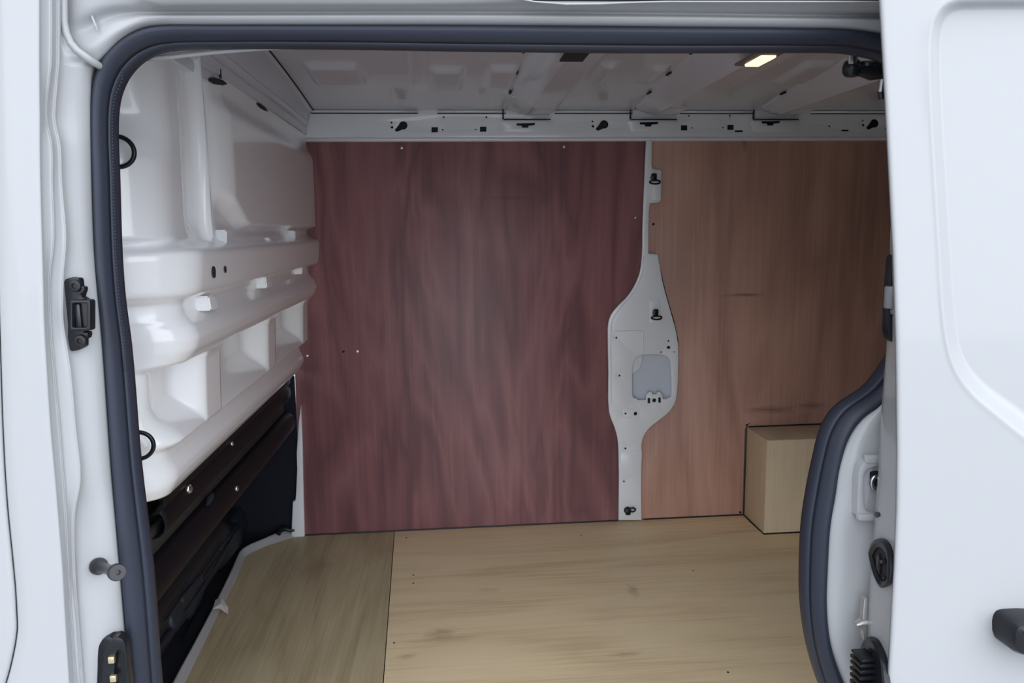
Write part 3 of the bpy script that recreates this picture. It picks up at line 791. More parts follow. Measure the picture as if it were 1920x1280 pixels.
def lump(name, px, py, Xp, s, mt, seed):
    r = random.Random(seed)
    c = oX(px, py, Xp)
    b = bmesh.new(); bmesh.ops.create_icosphere(b, subdivisions=3, radius=1.0)
    fx = [(Vector((r.uniform(-1, 1), r.uniform(-1, 1), r.uniform(-1, 1))).normalized() * r.uniform(2, 6), r.uniform(0, 6)) for _ in range(6)]
    for v in b.verts:
        k = 1.0
        for q, ph_ in fx: k += 0.075 * math.sin(v.co.dot(q) + ph_)
        n = v.co.copy()
        for ax in range(3):
            n[ax] = math.copysign(abs(n[ax]) ** 0.6, n[ax])
        v.co = Vector((n.x * s[0], n.y * s[1], n.z * s[2])) * k
    bmesh.ops.translate(b, vec=tuple(c), verts=b.verts)
    return from_bm(name, b, mt, sb)
TRIM = mat('black_blue_trim', (0.014, 0.020, 0.030), 0.5, noise=0.3, nscale=30)
lump('bracket', 425, 1022, -0.72, (0.03, 0.11, 0.05), TRIM, 1)
lump('bracket', 348, 1112, -0.72, (0.03, 0.085, 0.045), TRIM, 2)
lump('bracket', 322, 1150, -0.72, (0.03, 0.065, 0.04), TRIM, 4)
lump('bracket', 440, 985, -0.74, (0.03, 0.09, 0.05), TRIM, 3)
lump('carpet_fold', 362, 1196, -0.700, (0.018, 0.13, 0.028), CARPET, 5)
lump('carpet_fold', 432, 1074, -0.715, (0.018, 0.13, 0.030), CARPET, 6)
lump('seat_gusset', 304, 985, -0.585, (0.02, 0.09, 0.040), TRIM, 9)
for i, pa in enumerate((((310, 1165), (340, 1120), (380, 1075), (420, 1015)), ((345, 1150), (380, 1100), (440, 1000), (455, 985)))):
    sweep('cable', [oX(x, y, -0.690) for x, y in pa], 0.0035, TRIM, sb, 8)

# scrap of tape on the sill
p = [oZ(x, y, FLOOR + 0.03) for x, y in ((404, 1124), (416, 1122), (428, 1138), (427, 1148), (411, 1141), (399, 1143))]
vs = [q + np.array([0, 0, 0.004 * math.sin(i * 1.7)]) for i, q in enumerate(p)]
ctr = sum(vs) / 6 + np.array([0, 0, 0.006])
sc = mk('tape_scrap', vs + [ctr], [(i, (i + 1) % 6, 6) for i in range(6)], PAPER, smooth=False)
sc.modifiers.new('thickness', 'SOLIDIFY').thickness = 0.001
tag(sc, 'small torn scrap of pale tape curled over the white sill strip', 'scrap')

# ================================================================== VAN BODY SIDE AROUND THE OPENING
vb = thing('van_body', 'white van body side framing the open load doorway with black rubber seal', 'van', (-0.4, 0.0, 0.3))
KY = [-80, 0, 60, 120, 190, 225, 270, 340, 450, 520, 600, 690, 800, 900, 960, 1060, 1150, 1280, 1420]
K0 = [73, 73, 73, 73, 73.5, 74, 74, 75, 78, 80, 82, 87, 94, 103, 108, 116, 121, 129, 138]
K1 = [97, 97, 97, 96, 88, 88, 97, 98, 101, 94, 95, 102, 112, 120, 124, 128, 134, 143, 152]
K2 = [110, 110, 110, 110, 104, 103, 112, 115, 123, 118, 118, 131, 141, 150, 140, 140, 146, 156, 166]
ROWY = sorted(KY + [20, 40, 50, 70, 80, 88, 94, 100, 106, 112, 117, 122, 128, 135, 150, 170])
N0 = [float(np.interp(y, KY, K0)) for y in ROWY]
N1 = [float(np.interp(y, KY, K1)) for y in ROWY]
N2 = [float(np.interp(y, KY, K2)) for y in ROWY]
SEALO = [(-80, 117), (0, 119), (40, 119.5), (62, 124), (80, 132), (94, 144), (106, 160), (117, 176), (124, 187), (130, 183), (150, 180), (200, 178), (330, 180), (480, 185), (650, 200), (870, 215), (1280, 250), (1420, 262)]
SEALY = [(-80, -.040), (40, -.037), (62, -.0365), (80, -.036), (94, -.034), (106, -.031), (117, -.025), (124, -.014), (130, -.002), (1420, -.002)]
def seal_o(y): return lerp_tab(SEALO, y)
rows = []
for y, a0, a1, a2 in zip(ROWY, N0, N1, N2):
    so_ = seal_o(y)
    yd = -0.046 + (0.008 if 850 < y < 1000 else 0)
    n3 = a2 + (so_ - a2) * 0.18; n4 = a2 + (so_ - a2) * 0.62
    ye = lerp_tab(SEALY, y); q_ = (-.002 - ye) / .035 * -1.0; top = y < 127
    f1 = ss(880, 975, y) * (1 - ss(975, 1180, y))       # dished facet above the pin
    f2 = ss(1080, 1150, y) * (1 - ss(1200, 1400, y))
    rows.append([oY(a0 - 4, y, -0.070), oY(a0 + 1, y, -0.0690), oY(a0 + 4, y, -0.0655), oY((a0 + a1) / 2 + 2, y, -0.0600), oY(a1 - 2.5, y, -0.0570), oY(a1, y, -0.0578), oY(a1 + 2.5, y, -0.0550),
                 oY((a1 + a2) / 2, y, -0.0505 - .004 * f2), oY(a2 - 3, y, -0.0475 - .004 * f2), oY(a2, y, -0.0478 - .005 * f2), oY(a2 + 4, y, -0.0440 + .006 * f1), oY(n3, y, -0.0385 + .007 * f1 - .003 * f2), oY(n4, y, -0.0265 - .003 * f2) if not top else oY(n4, y, min(-.0265, ye - .002)), oY(so_ - 11, y, -0.0160) if not top else oY(n4 * .5 + so_ * .5, y, min(-.016, ye - .001)), oY(so_ - 4, y, -0.0020) if not top else oY(n4 * .2 + so_ * .8, y, ye), oY(so_ + 10, y, 0.010) if not top else oY(so_ + .5, y, ye + .003)])
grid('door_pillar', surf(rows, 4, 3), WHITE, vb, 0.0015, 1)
# cab-side outer skin ahead of the pillar and shut line
SHUT = [(-80, -16), (300, -7), (500, -3), (600, 0), (700, 3), (850, 8), (950, 15), (1030, 23), (1080, 28), (1130, 32), (1180, 33), (1230, 25), (1280, 12), (1420, -40)]
rows = []; rowsd = []
for y, a0 in zip(ROWY, N0):
    s = lerp_tab(SHUT, y)
    rows.append([oY(s + 1.5, y, -0.055), oY(s + 2, y, -0.066), oY(s + 5, y, -0.070), oY((s + a0) / 2, y, -0.0705), oY(a0 - 8, y, -0.070), oY(a0 - 3, y, -0.0695), oY(a0 - 1, y, -0.060)])
yy = sorted(ROWY + [1030, 1100, 1180, 1230])
rows = []
for y in yy:
    s = lerp_tab(SHUT, y); a0 = lerp_tab(list(zip(ROWY, N0)), y)
    rows.append([oY(s + 2.0, y, -0.045), oY(s + 2, y, -0.066), oY(s + 5, y, -0.070), oY((s + a0) / 2, y, -0.0705), oY(a0 - 8, y, -0.070), oY(a0 - 3, y, -0.0698), oY(a0 + 1, y, -0.0685)])
    rowsd.append([oY(-700, y, -0.070), oY(-300, y, -0.072), oY(s - 14, y, -0.071), oY(s - 5, y, -0.070), oY(s - 3, y, -0.064), oY(s - 3, y, -0.045)])
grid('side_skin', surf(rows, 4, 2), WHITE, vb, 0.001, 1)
cdm = thing('cab_door', 'narrow slice of white cab door edge at the far left, beyond the curved dark shut line', 'door', (-0.62, -0.07, 0.5))
grid('door_skin', surf(rowsd, 4, 2), WHITE, cdm, 0.001, 1)
sweep('shut_line_seal', [oY(lerp_tab(SHUT, y) - .5, y, -0.046) for y in np.linspace(-80, 1420, 60)], 0.0035, CAVITY, vb, 6)

# header above the opening
def hdr(sec): return [oY(*q) for q in sec]
rows = [
    hdr([(196, 130, .010), (186, 122, -.001), (178, 117, -.014), (160, 104, -.020), (143, 90, -.022), (128, 70, -.022), (119, 40, -.022), (117, -10, -.022), (116, -80, -.03)]),
    hdr([(212, 122, .010), (201, 109, -.001), (194, 102, -.014), (182, 88, -.022), (172, 72, -.022), (162, 50, -.020), (156, 25, -.030), (152, -10, -.034), (150, -80, -.045)]),
    hdr([(243, 88, .010), (235, 77, -.001), (230, 69, -.014), (222, 58, -.023), (214, 45, -.022), (206, 30, -.019), (200, 12, -.031), (196, -10, -.036), (192, -80, -.05)]),
    hdr([(275, 68, .010), (270, 58, -.001), (267, 50, -.013), (263, 41, -.021), (259, 33, -.022), (255, 24, -.017), (252, 10, -.030), (250, -10, -.038), (248, -80, -.055)]),
]
for x in (300, 340, 420, 560, 800, 1000, 1250, 1500, 1600, 1680, 1760):
    yo = lerp_tab([(300, 52), (900, 51), (1250, 54), (1500, 57), (1600, 60), (1680, 72), (1760, 92)], x)
    k = yo - 52
    kk = min(k, 6)
    rows.append(hdr([(x, yo + 10, .010), (x, yo + 2, -.001), (x, yo - 6, -.012), (x, 38 + kk, -.0195), (x, 31 + kk, -.0225), (x, 24 + kk, -.0135), (x, 16 + kk, -.022), (x, 5 + kk * .5, -.042), (x, 1.5 if x < 900 else 4, -.050)]))
    if x < 900: rows[-1][-1] = oY(x, -60, -.06)
for q in rows[-3:]: pass
G = surf(rows, 4, 4)
grid('header', G, WHITE, vb, 0.0015, 1)
# dark roof gutter strip above the header's rear half
sweep('roof_gutter', [oY(x, y, -0.035) for x, y in ((880, -3), (1100, -3), (1400, -1.5), (1650, 0), (1760, 1))], 0.005, BLACK, vb, 8)
plate('gutter_infill', xz([(860, -4), (1760, -2), (1760, -16), (860, -16)], -0.03), -0.03, 0.01, BLACK, vb)
box('cant_panel', (0.4, 0.005, 1.965), (3.9, 0.05, 0.24), WHITE, vb, 0.006)
box('cant_drip_edge', (0.4, -0.022, 2.085), (3.9, 0.03, 0.012), WHITE, vb, 0.004)
# sealer bead where pillar and header panels overlap
sweep('seam_bead', [oY(x, y, yy_) for x, y, yy_ in ((118.5, -60, -.038), (119, 0, -.037), (119.5, 40, -.037), (124, 62, -.0365), (132, 80, -.036), (144, 94, -.034), (160, 106, -.031), (176, 117, -.025), (187, 124, -.012))], 0.0040, WHITE, vb, 10)
# pressed darts in the corner plate
sweep('pressed_dart', [oY(x, y, -.026) for x, y in ((170, 26), (173, 32), (178, 45), (183, 58))], [.0005, .0014, .0014, .0005], WHITE, vb, 8)

# inner flange below the header seal
plate('header_inner_flange', xz([(255, 118), (285, 107), (400, 97), (520, 90), (640, 86), (1720, 90), (1720, 60), (255, 60)], 0.05), 0.05, 0.004, WHITE, vb, [xz([(278, 106), (392, 91.5), (395, 95.5), (279, 109.5)], 0.05)], 0.0008)
sweep('flange_hem', [oY(x, y, 0.047) for x, y in ((276, 111), (330, 106.5), (400, 99), (470, 93), (540, 89))], 0.0022, WHITE, vb, 8)
# roof side box behind the header and the pillar's inner return (close the shell)
box('header_inner_box', (0.6, 0.03, 1.93), (4.0, 0.06, 0.22), WHITE, vb, 0.004)
box('pillar_inner_box', (-1.02, 0.03, 1.1), (1.10, 0.05, 2.0), WHITE, vb, 0.004)

# rear door jamb: skin right of the opening, running behind the sliding door
JR = [(-40, 1730), (100, 1730), (400, 1735), (600, 1735), (660, 1728), (700, 1700), (750, 1652), (800, 1600), (870, 1570), (930, 1561), (980, 1552), (1060, 1547), (1130, 1545), (1200, 1552), (1260, 1572), (1320, 1600), (1420, 1650)]
rows = []
for y, x in JR:
    q = oY(x + 60, y, -0.022)
    # all rows reach the rear end of the body
    rows.append([oY(x - 14, y, .010), oY(x - 2, y, .004), oY(x + 5, y, -.010), oY(x + 22, y, -.018), q, oY(x + 110, y, -0.030), oY(x + 240, y, -0.034), np.array([XR * .7, -.036, q[2]]), np.array([XR, -.036, q[2]])])
grid('rear_jamb', surf(rows, 4, 4), WHITE, vb, 0.0015, 1)
box('jamb_inner_box', ((0.86 + XR) / 2, 0.04, 1.1), (XR - 0.86, 0.03, 2.0), WHITE, vb, 0.004)
# sill below the opening
box('door_sill', (0.4, 0.04, FLOOR - 0.06), (3.8, 0.12, 0.09), WHITE, vb, 0.006)
box('lower_side', (0.4, 0.0, 0.33), (3.8, 0.05, 0.34), WHITE, vb, 0.006)

# rubber seal: bulb + lip strip following the opening
so_px = [(262, 1420), (250, 1280), (232, 1075), (215, 870), (200, 650), (192, 560), (185, 480), (180, 330), (178, 240), (179, 190), (184, 150), (200, 112), (220, 88), (240, 72), (270, 58), (300, 52), (420, 51), (600, 51), (900, 51), (1250, 54), (1500, 57), (1580, 59), (1640, 68), (1700, 84), (1740, 110), (1760, 160), (1765, 300), (1765, 520), (1752, 610), (1715, 685), (1655, 752), (1612, 780), (1586, 815), (1569, 868), (1560, 925), (1551, 980), (1546, 1060), (1544, 1130), (1551, 1200), (1571, 1262), (1600, 1320), (1650, 1420)]
si_px = [(314, 1420), (299, 1280), (284, 1075), (259, 870), (240, 650), (228, 560), (222, 480), (217, 330), (214, 250), (215, 212), (220, 180), (234, 146), (252, 123), (268, 110), (290, 99), (312, 93), (420, 88), (600, 88), (900, 93), (1250, 96), (1500, 95), (1580, 96), (1620, 102), (1665, 115), (1695, 132), (1712, 170), (1716, 300), (1716, 510), (1705, 590), (1672, 660), (1630, 722), (1568, 768), (1546, 803), (1530, 862), (1518, 920), (1509, 980), (1505, 1060), (1506, 1130), (1515, 1200), (1531, 1262), (1553, 1320), (1598, 1420)]
rows = []
for (xo, yo), (xi, yi) in zip(so_px, si_px):
    O = np.array(oY(xo, yo, -0.002)); I = np.array(oY(xi, yi, 0.012))
    dv = I - O; f = np.array([0, -1.0, 0])
    pr = [(0, -.012), (0.0, .003), (.06, .0095), (.16, .0138), (.34, .0152), (.52, .0142), (.68, .0105), (.765, .0070), (.785, .0062), (.805, .0070), (.90, .0062), (.97, .0025), (.995, -.002), (.94, -.012)]
    rows.append([O + dv * a + f * b + np.array([0, .0, 0]) for a, b in pr])
R = np.array([[p for p in r] for r in rows])
dense = np.array([catmull(R[:, j], 5) for j in range(R.shape[1])]).transpose(1, 0, 2)
sl = grid('door_seal', dense, RUBBER, vb, 0.0015, 1)
tag(sl, 'thick black rubber seal around the doorway')
# row of tiny retainer dimples on the seal's inner lip, left side
bm = bmesh.new()
for y in np.arange(130, 700, 6.2):
    so2 = lerp_tab([(150, 234), (180, 221), (215, 215), (330, 217), (480, 222), (560, 228), (650, 240)], y) - 5
    c = oY(so2, y, -0.0028)
    bmesh.ops.create_uvsphere(bm, u_segments=6, v_segments=4, radius=0.0012, matrix=Matrix.Translation(tuple(c)))
dm = from_bm('lip_dimple_row', bm, mat('rubber_dimple', (0.02, 0.022, 0.03), 0.6), vb); dm['kind'] = 'stuff'

# latch striker on the front pillar
st = plate('latch_striker', smooth2(xz([(121, 528), (124, 523), (148, 521), (151, 526), (152, 536), (158, 538), (158, 546), (155, 556), (165, 562), (169, 570), (171, 610), (168, 619), (158, 622), (166, 622), (165, 634), (160, 636), (160, 648), (154, 653), (136, 658), (132, 655), (128, 610)], -0.044), 2, closed=True), -0.046, 0.010, BLACK, vb, [], 0.0016)
tag(st, 'black steel latch striker plate bolted to the front pillar')
plate('striker_loop', xz(rrect(131, 562, 171, 620, 5), -0.054), -0.056, 0.012, BLACK, st, [xz(rrect(137, 568, 164, 614, 3), -0.054)], 0.0015)
box('striker_core', oY(148, 591, -0.047), (0.006, 0.006, 0.026), PIN, st, 0.001)
for x, y in ((143, 535), (153, 638)):
    lathe('bolt', [(0.0068, 0), (0.0068, .003), (.006, .0042), (.003, .0045), (.0026, .0025)], oY(x, y, -0.0455), (0, -1, 0), BLACK, st, 18)
sweep('clip', [oY(x, y, -.050) for x, y in ((150, 550), (154, 547), (157, 541), (155, 537))], .0022, BLACK, st, 8)
# guide pin
A = oY(184, 1061, -0.030); B = oY(221, 1073, -0.085)
gp = lathe('guide_pin', [(.0100, 0), (.0100, .004), (.0085, .008), (.0058, .012)] + [(.0055, np.linalg.norm(B - A) - .012), (.0062, np.linalg.norm(B - A) - .010), (.0092, np.linalg.norm(B - A) - .008), (.0096, np.linalg.norm(B - A) - .002), (.0086, np.linalg.norm(B - A)), (.003, np.linalg.norm(B - A)), (.0028, np.linalg.norm(B - A) - .003)], A, B - A, PIN, vb, 28)
tag(gp, 'dark grey flanged steel guide pin standing out of the front pillar')
# electrical contact plate
cp_out = smooth2([(182, 1245), (184, 1215), (193, 1197), (207, 1190), (213, 1192), (222, 1190), (233, 1197), (238, 1212), (241, 1250), (243, 1330), (185, 1330)], 2, closed=True)
cp = plate('contact_plate', xz(cp_out, -0.034), -0.038, 0.014, BLACK, vb, [], 0.003)
tag(cp, 'black oval contact plate with two brass contacts')
cp2 = smooth2([(192, 1245), (196, 1216), (208, 1200), (222, 1193), (233, 1199), (237, 1215), (240, 1250), (242, 1330), (194, 1330)], 2, closed=True)
plate('contact_rim', xz(cp2, -0.044), -0.046, 0.010, BLACK, cp, [xz(smooth2([(218, 1225), (222, 1217), (230, 1217), (234, 1226), (237, 1300), (236, 1312), (220, 1312)], 2, closed=True), -0.044)], 0.002)
for x, y in ((209.5, 1236), (213, 1271)):
    box('contact_pin', oY(x, y, -0.048), (0.0075, 0.005, 0.0085), BRASS, cp, 0.0012)

# striker pocket and bracket on the rear jamb
def jam(x, y, off=0.0): return oY(x, y, -0.026 + off)
pk_px = smooth2([(1606, 966), (1607, 925), (1610, 885), (1616, 870), (1626, 862), (1645, 860), (1690, 860), (1690, 968)], 3)
pk = plate('striker_pocket', xz(pk_px, -0.034), -0.036, 0.014, WHITE, vb, [xz(smooth2([(1618, 945), (1618, 890), (1623, 879), (1636, 874), (1680, 872), (1680, 960), (1624, 958)], 2, closed=True), -0.034)], 0.002)
plate('pocket_floor', xz([(1612, 868), (1688, 868), (1688, 964), (1612, 964)], -0.026), -0.0245, 0.004, mat('pocket_grey_paint', (0.5, 0.5, 0.52), 0.4), pk)
plate('pocket_tab', xz(rrect(1622, 853, 1700, 868, 3), -0.036), -0.038, 0.005, WHITE, pk, bev=0.001)
plate('pocket_tab', xz(rrect(1608, 963, 1650, 975, 3), -0.038), -0.041, 0.007, WHITE, pk, bev=0.0015)
plate('pocket_opening', xz(smooth2([(1632, 885), (1650, 882), (1650, 918), (1640, 917), (1633, 908)], 2, closed=True), -0.026), -0.027, 0.003, CAVITY, pk)
sweep('striker_ring', [oY(1643 + 9 * math.cos(a), 905 + 12 * math.sin(a), -0.034) for a in np.linspace(0, 2 * math.pi, 24, endpoint=False)], 0.0026, STEEL, pk, 8, closed=True)
br = plate('hold_open_bracket', xz([(1619, 1122), (1625, 1120), (1628, 1122), (1628, 1160), (1628, 1195), (1620, 1200), (1617, 1190), (1617, 1180), (1606, 1174), (1606, 1170), (1616, 1162)], -0.048), -0.050, 0.008, GREYM, vb, bev=0.0012)
tag(br, 'small grey zinc bracket low on the rear jamb')
sweep('bracket_wedge', [oY(x, y, -.052) for x, y in ((1606, 1172), (1616, 1168), (1632, 1166))], [.002, .0035, .004], GREYM, br, 8)

# ================================================================== SLIDING DOOR (slid back, on the outside of the body)
sdr = thing('sliding_door', 'white sliding load door pushed back on the right with a pressed recessed panel', 'door', (0.8, -0.12, 0.4))
XO = [(-80, 1645), (0, 1649.5), (130, 1657), (300, 1666), (440, 1673), (480, 1675), (640, 1680), (720, 1681), (850, 1682), (950, 1681), (1060, 1676.5), (1120, 1673), (1200, 1669), (1280, 1664), (1420, 1652)]
XI = [(-80, 1652), (0, 1656), (130, 1663), (300, 1671), (400, 1674), (440, 1669.5), (520, 1668), (640, 1662), (720, 1655), (780, 1650), (880, 1645), (940, 1640), (1060, 1632), (1120, 1627), (1200, 1625), (1280, 1629), (1420, 1632)]
YD = -0.12
REC = [(2400, 0), (1900, -1), (1830, 0), (1790, 3), (1768, 14), (1753, 35), (1746, 62), (1744, 100), (1747, 200), (1755, 340), (1762, 460), (1768, 560), (1774, 620), (1783, 665), (1799, 703), (1828, 740), (1870, 776), (1920, 816), (2050, 905), (2400, 1130)]
RECD = smooth2(REC, 6)
RA = np.array(RECD)
def rec_depth(x, y):
    P0 = RA[:-1]; P1 = RA[1:]; d = P1 - P0; v = np.array([x, y]) - P0
    t = np.clip((v * d).sum(1) / (d * d).sum(1), 0, 1)
    c = P0 + d * t[:, None]; q = np.array([x, y]) - c
    dist = np.hypot(q[:, 0], q[:, 1]); i = dist.argmin()
    sgn = d[i, 0] * v[i, 1] - d[i, 1] * v[i, 0]
    s = dist[i] * (1 if sgn < 0 else -1)      # + inside the recessed field
    return s
ysd = np.concatenate([np.linspace(-80, -20, 4), np.linspace(-14, 860, 150), np.linspace(870, 1420, 36)])
G = []
for y in ysd:
    xo = lerp_tab(XO, y)
    xsd = np.concatenate([[xo], xo + np.array([2.5, 5, 9, 20, 40, 60]), np.linspace(max(1738, xo + 62), 1960, 74), np.linspace(1980, 2500, 18)])
    row = []
    for j, x in enumerate(xsd):
        dep = 0.0
        if y < 1150 and x > 1700:
            s = rec_depth(x, y)
            wdt = 19 + 18 * ss(640, 800, y)
            dep = 0.0125 * ss(-wdt * .25, wdt * .95, s) + 0.0016 * math.exp(-((s + 2) / 5) ** 2) * -1
        edge = 0.004 if j == 0 else (0.0012 if j == 1 else (.0003 if j == 2 else 0))
        row.append(oY(x, y, YD + dep + edge))
    G.append(row)
G = np.array(G)
ok = grid('outer_panel', G, WHITE, sdr, 0.0012, 1)
# leading edge face
rows = []
ey = sorted(set([y for y, _ in XO] + [y for y, _ in XI]))
def fl(x, y, out_=0.0):
    """point on the leading edge face"""
    xo, xi = lerp_tab(XO, y), lerp_tab(XI, y)
    t = (x - xi) / (xo - xi) if abs(xo - xi) > 1 else 0.5
    A = oY(xi, y, -0.050); B = oY(xo, y, YD + .004)
    p = A + (B - A) * t
    return p + np.array([-out_, -out_ * 0.35, 0])
for y in ey:
    xo, xi = lerp_tab(XO, y), lerp_tab(XI, y)
    A = oY(xi, y, -0.050); B = oY(xo, y, YD + .004)
    A2 = A + np.array([0.06, 0.004, 0])
    rows.append([A2, A + np.array([0.004, 0.001, 0]), A + (B - A) * .05, A + (B - A) * .5, A + (B - A) * .95, B])
grid('leading_edge', surf(rows, 3, 2), WHITE, sdr, 0.0012, 1)
# inner skin closes the door towards the van
rows = [[oY(lerp_tab(XI, y), y, -0.050) + np.array([0.05, 0.004, 0]), np.array([1.0, -0.046, oY(1700, y, -.05)[2]]), np.array([1.45, -0.046, oY(1700, y, -.05)[2]])] for y in ey]
grid('inner_panel', surf(rows, 2, 2), WHITE, sdr, 0.001, 1)

def fl_poly(name, px, out0, out1, mt, par, bev_in=0.0):
    """solid on the leading edge face: outline px, from out0 to out1 proud of the face"""
    n = len(px); c = np.mean(np.array(px), axis=0)
    L0 = [fl(x, y, out0) for x, y in px]; L1 = [fl(x, y, out1) for x, y in px]
    L2 = [fl(x + (c[0] - x) * bev_in, y + (c[1] - y) * bev_in, out1 + (out1 - out0) * .25) for x, y in px]
    vs = L0 + L1 + L2; fs = []
    for i in range(n):
        j = (i + 1) % n
        fs += [(i, j, n + j, n + i), (n + i, n + j, 2 * n + j, 2 * n + i)]
    fs += [tuple(range(2 * n, 3 * n)), tuple(range(n))[::-1]]
    return autosmooth(mk(name, vs, fs, mt, par), 40)
def fl_ring(name, po, pi, out0, out1, mt, par):
    n = len(po)
    L = [[fl(x, y, out0) for x, y in po], [fl(x, y, out1) for x, y in po], [fl(x * .6 + u * .4, y * .6 + v * .4, out1 + .001) for (x, y), (u, v) in zip(po, pi)], [fl(x, y, out1 - .002) for x, y in pi], [fl(x, y, out0 - .006) for x, y in pi]]
    vs = sum(L, []); fs = []
    for k in range(4):
        for i in range(n):
            j = (i + 1) % n
            fs.append((k * n + i, k * n + j, (k + 1) * n + j, (k + 1) * n + i))
    return autosmooth(mk(name, vs, fs, mt, par), 40)
lo = smooth2([(1634, 1034), (1640, 1018), (1652, 1008), (1664, 1012), (1673, 1026), (1676, 1048), (1675, 1080), (1671, 1096), (1660, 1100), (1650, 1088), (1640, 1062)], 3, closed=True)
li = smooth2([(1640, 1040), (1645, 1030), (1652, 1024), (1659, 1026), (1665, 1036), (1668, 1052), (1668, 1074), (1666, 1086), (1660, 1088), (1653, 1078), (1645, 1058)], 3, closed=True)
lb = fl_ring('latch_bezel', lo, li, 0.0, 0.006, BLACK, sdr)
tag(lb, 'black teardrop latch recess on the door edge')
fl_poly('latch_recess', li, 0.0005, 0.0012, CAVITY, lb)
fl_poly('latch_claw', [(1648, 1040), (1653, 1037), (1656, 1060), (1654, 1076), (1648, 1062)], 0.001, 0.004, PIN, lb, .2)
fl_poly('latch_claw', [(1655, 1048), (1664, 1046), (1665, 1054), (1656, 1056)], 0.001, 0.004, PIN, lb, .2)
fl_poly('latch_claw', [(1657, 1080), (1664, 1078), (1664, 1085), (1659, 1086)], 0.001, 0.003, PIN, lb, .2)
fl_poly('rubber_plug', circ(1647, 964, 5.5, 14), 0.0, 0.002, PIN, sdr, .3)
# cable connector
cb = fl_poly('connector_base', smooth2([(1622, 1222), (1625, 1204), (1634, 1192), (1646, 1196), (1656, 1212), (1664, 1234), (1666, 1260), (1666, 1345), (1622, 1345)], 3, closed=True), -0.001, 0.008, BLACK, sdr, .06)
tag(cb, 'black plastic cable connector low on the door edge')
fl_poly('connector_boss', circ(1641, 1216, 7, 14), 0.008, 0.011, BLACK, cb, .25)
for k, (y0, y1, xl, xr) in enumerate(((1225, 1231, 1604, 1640), (1233, 1241, 1602, 1648), (1244, 1252, 1602, 1650), (1256, 1264, 1601, 1652), (1268, 1276, 1601, 1652), (1280, 1290, 1601, 1652), (1294, 1304, 1601, 1652))):
    a_ = oY(xl, (y0 + y1) / 2, -0.080); b_ = oY(xr, (y0 + y1) / 2, -0.085)
    box('connector_fin', (a_ + b_) / 2, (abs(b_[0] - a_[0]), 0.026, (y1 - y0) * .82 / FPX), BLACK, cb, 0.001)
a_ = oY(1608, 1265, -0.078); b_ = oY(1652, 1265, -0.080)
box('connector_core', (a_ + b_) / 2, (abs(b_[0] - a_[0]) * .9, 0.020, 0.05), BLACK, cb, 0.002)
# mid roller hinge on the edge
hg = plate('edge_hinge', smooth2(xz([(1669, 486), (1673, 478), (1680, 478), (1684, 560), (1684, 640), (1670, 640), (1664, 634), (1662, 600), (1663, 560), (1666, 520)], -0.088), 2, closed=True), -0.092, 0.012, BLACK, sdr, [], 0.002)
tag(hg, 'black steel hinge bracket with roller on the door edge')
c = oY(1671, 557, -0.096)
lathe('roller', [(.0065, -.0125), (.0075, -.011), (.0075, .011), (.0065, .0125)], c, (0, 0, 1), mat('grey_roller', (0.16, 0.16, 0.17), 0.35), hg, 18)
lathe('bolt', [(.005, 0), (.005, .003), (.003, .0035)], oY(1676, 583, -0.094), (0, -1, 0), STEEL, hg, 12)
# outside handle
hp = smooth2(xz([(1894, 1205), (1895, 1180), (1902, 1168), (1918, 1164), (1990, 1166), (2060, 1176), (2064, 1215), (2050, 1240), (1985, 1242), (1918, 1228), (1900, 1220)], -0.15), 3, closed=True)
hd = plate('door_handle', hp, -0.158, 0.040, BLACK, sdr, [], 0.010)
tag(hd, 'black plastic pull handle')
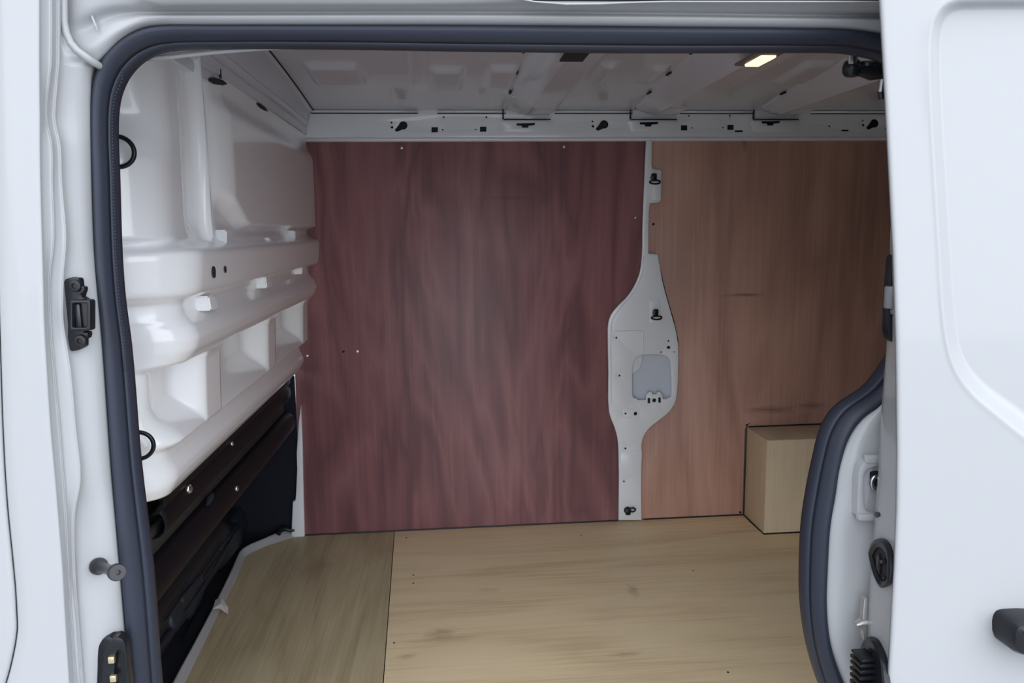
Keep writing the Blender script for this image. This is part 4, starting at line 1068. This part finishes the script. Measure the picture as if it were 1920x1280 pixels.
# sun glints on the door paint, modelled as small white specks
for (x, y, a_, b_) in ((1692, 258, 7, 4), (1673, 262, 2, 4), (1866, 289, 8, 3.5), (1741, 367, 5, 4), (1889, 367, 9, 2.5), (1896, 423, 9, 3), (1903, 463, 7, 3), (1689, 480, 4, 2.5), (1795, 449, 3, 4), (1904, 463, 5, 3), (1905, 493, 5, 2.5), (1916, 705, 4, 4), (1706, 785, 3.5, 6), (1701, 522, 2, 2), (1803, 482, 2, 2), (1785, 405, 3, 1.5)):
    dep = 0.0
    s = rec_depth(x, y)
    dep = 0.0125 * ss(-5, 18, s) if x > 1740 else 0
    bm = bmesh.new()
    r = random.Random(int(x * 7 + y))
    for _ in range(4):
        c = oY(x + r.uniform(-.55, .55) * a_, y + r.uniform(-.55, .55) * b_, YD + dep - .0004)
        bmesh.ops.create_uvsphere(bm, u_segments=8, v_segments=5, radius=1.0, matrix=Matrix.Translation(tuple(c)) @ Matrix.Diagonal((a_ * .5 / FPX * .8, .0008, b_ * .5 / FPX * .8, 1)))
    from_bm('sun_glint_speck', bm, SPECK, sdr)
# upper roller arm reaching under the header
am = lathe('roller_arm', [(.0075, 0), (.0105, .003), (.0118, .010), (.0105, .017), (.0070, .020)], oY(1595, 143, 0.055), (0.1, 0, 1), BLACK, sdr, 20)
tag(am, 'black upper roller arm with a bright steel pin')
lathe('roller_pin', [(.0062, 0), (.0062, .045)], oY(1598, 121, 0.050), (0, 0, 1), STEEL, am, 16)
sweep('arm_body', [oY(x, y, 0.055) for x, y in ((1604, 131), (1616, 129), (1634, 132), (1655, 130), (1700, 128), (1760, 135))], [.008, .010, .0125, .012, .010, .010], BLACK, am, 12)
lathe('arm_bolt', [(.007, 0), (.007, .004), (.004, .005)], oY(1627, 122, 0.050), (0, -.4, 1), PIN, am, 12)
sweep('arm_link', [oY(x, y, 0.10) for x, y in ((1654, 186), (1652, 172), (1653, 160), (1660, 152))], [.004, .005, .005, .004], PIN, am, 10)
lathe('arm_bolt', [(.0045, 0), (.0045, .016)], oY(1652, 172, 0.09), (0, -.2, 1), STEEL, am, 12)

# ================================================================== ROOF LAMP
rx = ribX[1]
lc = oZ(1422, 110, 1.934) + np.array([0.0, -0.012, 0.0])
lamp = thing('ceiling_lamp', 'small lit warm interior lamp set in the middle roof rib', 'lamp', tuple(lc))
box('lamp_bezel', lc, (0.060, 0.15, 0.006), mat('grey_lamp_bezel', (0.16, 0.15, 0.16), 0.5), lamp, 0.002)
le = box('lamp_lens', lc + np.array([0.004, 0.012, -0.004]), (0.034, 0.092, 0.008), LENS, lamp, 0.003)
tag(le, 'glowing warm white lens')

for o in bpy.data.objects:
    if '_base' in o: del o['_base']
